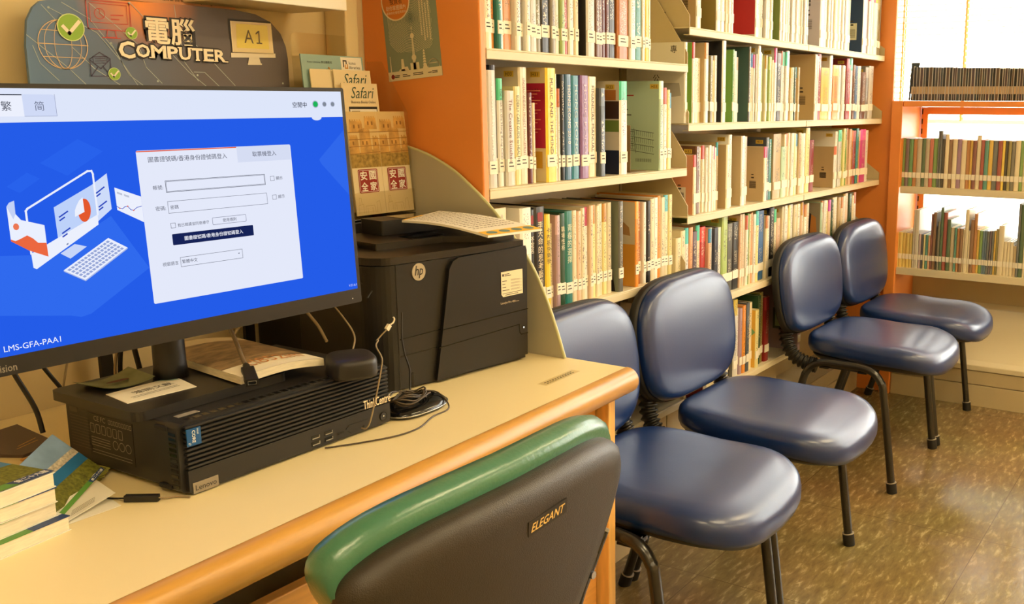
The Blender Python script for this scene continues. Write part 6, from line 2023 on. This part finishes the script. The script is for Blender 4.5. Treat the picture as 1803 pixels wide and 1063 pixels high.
rb = random.Random(21)
BOOKS = 0
FAR, FAR_MATS = MB(), []
for row, (where, zb, grp) in WHERE.items():
    data = list(ROWS[row])
    if row == 'right_bottom':
        data = [(2.416, 2.438, 1.262, .20, 'darkred')] + data + [(3.112, 3.136, 1.262, .235, 'mauve', 'stamp')]
    end = row.startswith('end')
    if row.startswith('left'):
        data = [a for a in data if a[1] < 2.330]
        if data[0][0] < 1.5165:
            data[0] = (1.5165, max(data[0][1], 1.5235)) + tuple(data[0][2:])
            data[1] = (max(data[1][0], data[0][1] + .0006),) + tuple(data[1][1:])
    if row.startswith('right'):
        data = [a for a in data if a[1] < 4.012]
    data = [a for i, a in enumerate(data) if (row, i) not in HIDDEN]
    counts = {}
    tot = {}
    for e in data:
        n_ = CLR[e[4]][1]
        tot[n_] = tot.get(n_, 0) + 1
    for i, e in enumerate(data):
        x0, x1, y, h, key = e[:5]
        ex = e[5] if len(e) > 5 else ''
        t = abs(x1 - x0)
        h = min(h, {'left_mid': .253, 'left_low': .266, 'right_second': .231, 'right_third': .231, 'right_fourth': .235, 'right_bottom': .262}.get(row, .30))
        full_h = h
        if row in ('left_top', 'right_top'):
            full_h = min(.277 if row == 'left_top' else .254, h + rb.uniform(.055, .075))     # the tops lie above the frame
        if end:
            d = min(.235, rb.uniform(.15, .20) if full_h < .22 else .21)
            jit = rb.uniform(-.004, .004)
        else:
            d = min(1.497 - y, rb.uniform(.135, .165) if full_h < .21 else rb.uniform(.165, .195))
            jit = 0 if ex else rb.uniform(-.003, .008)
        cname = CLR[key][1]
        counts[cname] = counts.get(cname, 0) + 1
        k = counts[cname]
        if tot[cname] == 1:
            label = 'only %s book %s' % (cname, where)
        else:
            label = '%s %s book from the left %s' % (ordinal(k), cname, where)
        c, p = book_mesh(t, d, full_h)
        cm = cover_mat(key, ex in SPINE_TXT or (row, i) in EXTRA_TXT)
        if end:
            # the rows farthest away, past the three hundred nearest books, go into one object
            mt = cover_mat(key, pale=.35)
            for src, mm, shift in ((c, mt, 0), (p, m_pages, 0), (MB().box((t * .05, -.0004, .036), (t * .95, .0035, .058)), m_call, 0)):
                if mm not in FAR_MATS:
                    FAR_MATS.append(mm)
                FAR.add([(y + jit + q[1], x0 - q[0], zb + .0003 + q[2]) for q in src.v], src.f, FAR_MATS.index(mm))
            continue
        else:
            o = solo('book', c, cm, label, 'book', grp, loc=(0, 0, 0))
            o.location = (x0, y + jit, zb + .0003)
        part('pages', p, m_pages, o, world=False)
        BOOKS += 1
        # call number label on the spine
        if t > .0075:
            z0 = .028 + rb.uniform(0, .006)
            g = part('call_label', MB().box((t * .06, -.0004, z0), (t * .94, .0035, z0 + .026)), m_call, o, world=False)
            if row.startswith('left'):
                f = MB()
                for q in range(2):
                    f.line([(t * .25, z0 + .018 - q * .007), (t * (.6 + .1 * q), z0 + .018 - q * .007)], .0022, (0, -.0007, 0), X_, Z_)
                part('call_number', f, m_ink, g, world=False)
        # spine lettering on the nearest books
        u, v = -Z_, X_
        if ex in SPINE_TXT:
            body, vert, col = SPINE_TXT[ex]
            mt = M('spine_ink_%d_%d_%d' % col, col, .5)
            if vert:
                w_ = min(.017, t * .62)
                hh = min(h * .62, w_ * 1.06 * len(body))
                part('spine_title', put_text(MB(), '\n'.join(body), (t * .5, -.0007, h * (.92 if ex != 'k1' else .80) - hh / 2 - .012), X_, Z_, w=w_, h=hh), mt, o, world=False)
                if ex in ('k1', 'k2'):
                    part('red_mark', MB().flat(rrect(t * .25, h - .032, t * .75, h - .012, .003), (0, -.0007, 0), X_, Z_), m_seal, o, world=False)
            else:
                part('spine_title', put_text(MB(), body, (t * .5, -.0007, h * .62), u, v, w=h * .55, h=min(.010, t * .5)), mt, o, world=False)
        elif (row, i) in EXTRA_TXT and not end:
            body, col = EXTRA_TXT[(row, i)]
            part('spine_title', put_text(MB(), body, (t * .5, -.0007, h * .58), u, v, w=h * .66, h=min(.010, t * .42)), M('spine_ink_%d_%d_%d' % col, col, .5), o, world=False)
        # visible left cover
        U, V = Vector((0, -1, 0)), Z_
        if ex in SIDE:
            O = Vector((-.0003, d - .002, .001))
            W, H = d - .005, full_h - .002
            sd = part('front_cover', MB().flat([(0, 0), (W, 0), (W, H), (0, H)], O, U, V), M('sidecover_' + ex, SIDE[ex], .35), o, world=False)

            def deco(name, polys, col, k=1):
                f = MB()
                for q in polys:
                    f.flat(q, O - X_ * .0003 * k, U, V)
                part(name, f, M('print_%d_%d_%d' % col, col, .5), sd, world=False)

            def rc_(a, b, c2, d2):
                return [(W * a, H * b), (W * c2, H * b), (W * c2, H * d2), (W * a, H * d2)]
            if ex == 'redcover':
                deco('red_panel', [rc_(0, .30, 1, .87)], (178, 28, 62))
                deco('text_lines', [rc_(.50, .80 - j * .028, .93 - (j % 3) * .05, .808 - j * .028) for j in range(15)], (232, 150, 110), 2)
                deco('figure', [rc_(.72, .12, .95, .27)], (208, 160, 40), 2)
            elif ex == 'green':
                f = MB()
                for j in range(4):
                    f.line([(W * .40, H * (.47 - j * .08)), (W * .92, H * (.42 - j * .08))], .0012, O - X_ * .0003, U, V)
                for j in range(15):
                    xx = W * (.42 + j * .034)
                    for q in range(3):
                        f.line([(xx, H * (.468 - q * .08 - j * .0032)), (xx + W * .006, H * (.468 - q * .08 - .055 - j * .0032))], .0007, O - X_ * .0003, U, V)
                f.line([(W * .50, H * .48), (W * .42, H * .20)], .001, O - X_ * .0003, U, V)
                f.line([(W * .58, H * .47), (W * .62, H * .19)], .001, O - X_ * .0003, U, V)
                for j in range(6):
                    f.line([(W * .49 - j * .0008, H * (.44 - j * .04)), (W * .59 + j * .0005, H * (.43 - j * .04))], .0008, O - X_ * .0003, U, V)
                for j in range(22):
                    f.line([(W * (.62 + j * .012), H * .09), (W * (.62 + j * .012), H * .125)], .0005 + .0005 * (j % 3 == 0), O - X_ * .0003, U, V)
                f.line(rrect(W * .26, H * .08, W * .42, H * .125, .002, 2), .0008, O - X_ * .0003, U, V, closed=True)
                part('line_drawing', f, m_ink, sd, world=False)
                deco('text_lines', [rc_(.20, .74 - j * .062, .42 + .06 * (j % 3), .752 - j * .062) for j in range(6)], (70, 74, 60))
                deco('red_text', [rc_(.20, .835, .58, .85)], (178, 60, 50))
            elif ex == 'cook':
                deco('food_pictures', [rc_(.05, .80, .5, .91), rc_(.0, .60, 1, .79)], (70, 44, 24))
                deco('food_picture', [rc_(.55, .80, .95, .91)], (190, 120, 50))
                deco('green_picture', [rc_(.0, .46, 1, .585)], (120, 140, 56))
                deco('navy_panel', [rc_(.0, .0, 1, .26)], (36, 40, 60))
            elif ex == 'lai':
                deco('orange_panel', [rc_(0, 0, 1, .50)], (232, 164, 58))
                deco('hand_picture', [[(W * .25, H * .58), (W * .5, H * .54), (W * .56, H * .66), (W * .44, H * .72), (W * .28, H * .68)], [(W * .72, H * .62), (W * .92, H * .60), (W * .9, H * .70), (W * .80, H * .76), (W * .76, H * .70)]], (186, 140, 84))
                part('character', put_text(MB(), '來', O - X_ * .0004 + U * (W * .70) + V * (H * .87), U, V, w=.03), M('ink_purple', (96, 40, 60), .5), sd, world=False)
            elif ex == 'silh':
                deco('silhouette', [[(W * .2, 0), (W * .95, 0), (W * .85, H * .42), (W * .5, H * .55), (W * .62, H * .66), (W * .66, H * .80), (W * .5, H * .88), (W * .25, H * .84)]], (28, 26, 26))
                deco('red_panel', [rc_(.3, .04, .6, .18)], (186, 50, 40), 2)
            elif ex == 'zhuan':
                part('characters', put_text(MB(), '專', O - X_ * .0004 + U * (W * .82) + V * (H * .92), U, V, w=.02), m_ink, sd, world=False)
                part('characters', put_text(MB(), '公', O - X_ * .0004 + U * (W * .52) + V * (H * .56), U, V, w=.02), m_ink, sd, world=False)
                deco('grey_picture', [[(W * .5, H * .30), (W * .95, H * .34), (W * .92, H * .5), (W * .6, H * .5)]], (176, 172, 160))
            elif ex in ('tan', 'tanbox', 'taller', 'salmoncover', 'navycover', 'lilac'):
                f = MB()
                ccol = (60, 50, 40) if ex != 'navycover' else (230, 230, 226)
                if ex in ('salmoncover', 'navycover'):
                    deco('white_strip', [rc_(.62, .2, .86, .46)], (234, 228, 214))
                    ccol = (60, 50, 40)
                for j in range(16):
                    f.line([(W * .66, H * (.24 + j * .0085)), (W * .82, H * (.24 + j * .0085))], .0007 + .0006 * (j % 4 == 0), O - X_ * .0006, U, V)
                part('barcode', f, M('print_%d_%d_%d' % ccol, ccol, .5), sd, world=False)
                deco('marks', [rc_(.70, .42, .77, .445), rc_(.70, .48, .76, .50)], (70, 60, 46), 2)
                if ex == 'lilac':
                    deco('marks_top', [rc_(.62, .55 + j * .05, .78, .585 + j * .05) for j in range(3)], (96, 92, 92), 2)
            elif ex == 'tiger':
                deco('tiger_picture', [[(W * .1, H * .28), (W * .5, H * .22), (W * .95, H * .35), (W * .9, H * .75), (W * .55, H * .9), (W * .2, H * .8)]], (196, 130, 60))
                deco('stripes', [[(W * (.2 + j * .1), H * .35), (W * (.26 + j * .1), H * .33), (W * (.4 + j * .08), H * .8), (W * (.36 + j * .08), H * .82)] for j in range(6)] + [rc_(.1, .16, .95, .27)], (46, 34, 26), 2)
            elif ex == 'chev':
                deco('chevrons', [[(W * .60, H * (.08 + j * .23)), (W * .8, H * (.16 + j * .23)), (W * 1, H * (.08 + j * .23)), (W * 1, H * (.16 + j * .23)), (W * .8, H * (.24 + j * .23)), (W * .60, H * (.16 + j * .23))] for j in range(4)], (150, 118, 76))
            elif ex == 'diamond':
                deco('diamond', [[(W * .55, H * .62), (W * .8, H * .78), (W * 1, H * .62), (W * .8, H * .46)]], (120, 170, 110))
            elif ex == 'stamp':
                deco('stamp_frame', [rc_(.45, .30, .85, .62)], (70, 84, 60))
                deco('stamp_field', [rc_(.50, .34, .80, .58)], (160, 178, 130), 2)
                deco('stamp_centre', [rc_(.60, .42, .70, .50)], (90, 60, 50), 3)
            elif ex == 'red':
                deco('foot_band', [rc_(0, 0, 1, .03)], (226, 214, 190))
            elif ex == 'blackcover':
                deco('portrait', [[(W * .35, H * .3), (W * .7, H * .3), (W * .75, H * .42), (W * .55, H * .5), (W * .35, H * .42)]], (190, 140, 90))
            if ex in ('redcover', 'green', 'cook'):
                tag_h33(o, full_h, .042 if ex != 'green' else .030)
                if ex == 'redcover':
                    tag_h33(o, full_h - .034, .042)
        elif not end and i and row in ('left_mid', 'left_low', 'right_second', 'right_third', 'right_fourth') and h - data[i - 1][3] > .017:
            tag_h33(o, full_h, .040)

fb = solo('books', FAR, FAR_MATS, 'two packed rows of thin picture books in the open bookcase under the window', 'books', kind='stuff')

# book ends
be = thing('bookend', 'brown metal bookend in the gap beside the mint green book', 'bookend', (2.10, 1.33, 1.0525))
part('upright', MB().box((2.092, 1.315, 1.0525), (2.0935, 1.42, 1.17)), M('bookend_brown', (120, 90, 40), .35), be, bevel=.0006)
part('foot', MB().box((2.0935, 1.315, 1.0524), (2.17, 1.42, 1.0534)), M('bookend_brown'), be)
be = thing('bookend', 'black bookend with a wide top at the end of the disc cases', 'bookend', (4.08, 1.182, 1.246))
m_be = M('bookend_black', (34, 50, 52), .35)
part('arm', MB().prism([(1.190, 0), (1.184, 0), (1.179, .085), (1.176, .108), (1.168, .118), (1.155, .122), (1.150, .152), (1.183, .152), (1.187, .10)], (4.06, 0, 1.2465), Y_, Z_, X_ * .0025), m_be, be)
part('foot', MB().box((4.03, 1.10, 1.2462), (4.12, 1.188, 1.2472)), m_be, be)
# disc cases along the top of the window bookcase
m_case = [M('case_%d' % k, c, .25, coat=.3) for k, c in enumerate(((28, 26, 26), (64, 58, 56), (70, 54, 58), (52, 58, 66), (84, 66, 50)))]
m_clear_edge = M('case_edge', (196, 192, 186), .2, coat=.5)
m_case_lab = M('case_label', (176, 152, 120), .5)
DS = ROWS['discs']
for i, e in enumerate(DS):
    a, b, x, h, key = e[:5]
    t = a - b
    c = MB().box((0, 0, 0), (t * .72, .118, h))
    w_ = 'leftmost' if i == 0 else ordinal(i + 1)
    o = solo('disc_case', c, m_case[{'black': 0, 'greydark': 1, 'plum': 2, 'slate': 3, 'brown': 4}[key]], '%s disc case from the bookend on top of the window bookcase' % w_, 'disc case', 'disc cases on the window bookcase', loc=(0, 0, 0))
    o.location = (x + rb.uniform(-.002, .002), a, 1.2466)
    o.rotation_euler = (0, 0, rad(-90))
    part('clear_edge', MB().box((t * .72, .0008, .0005), (t * .97, .117, h - .0005)), m_clear_edge, o, world=False)
    part('title_label', MB().box((t * .02, -.0005, .026), (t * .70, .0005, .056)), m_case_lab, o, world=False)
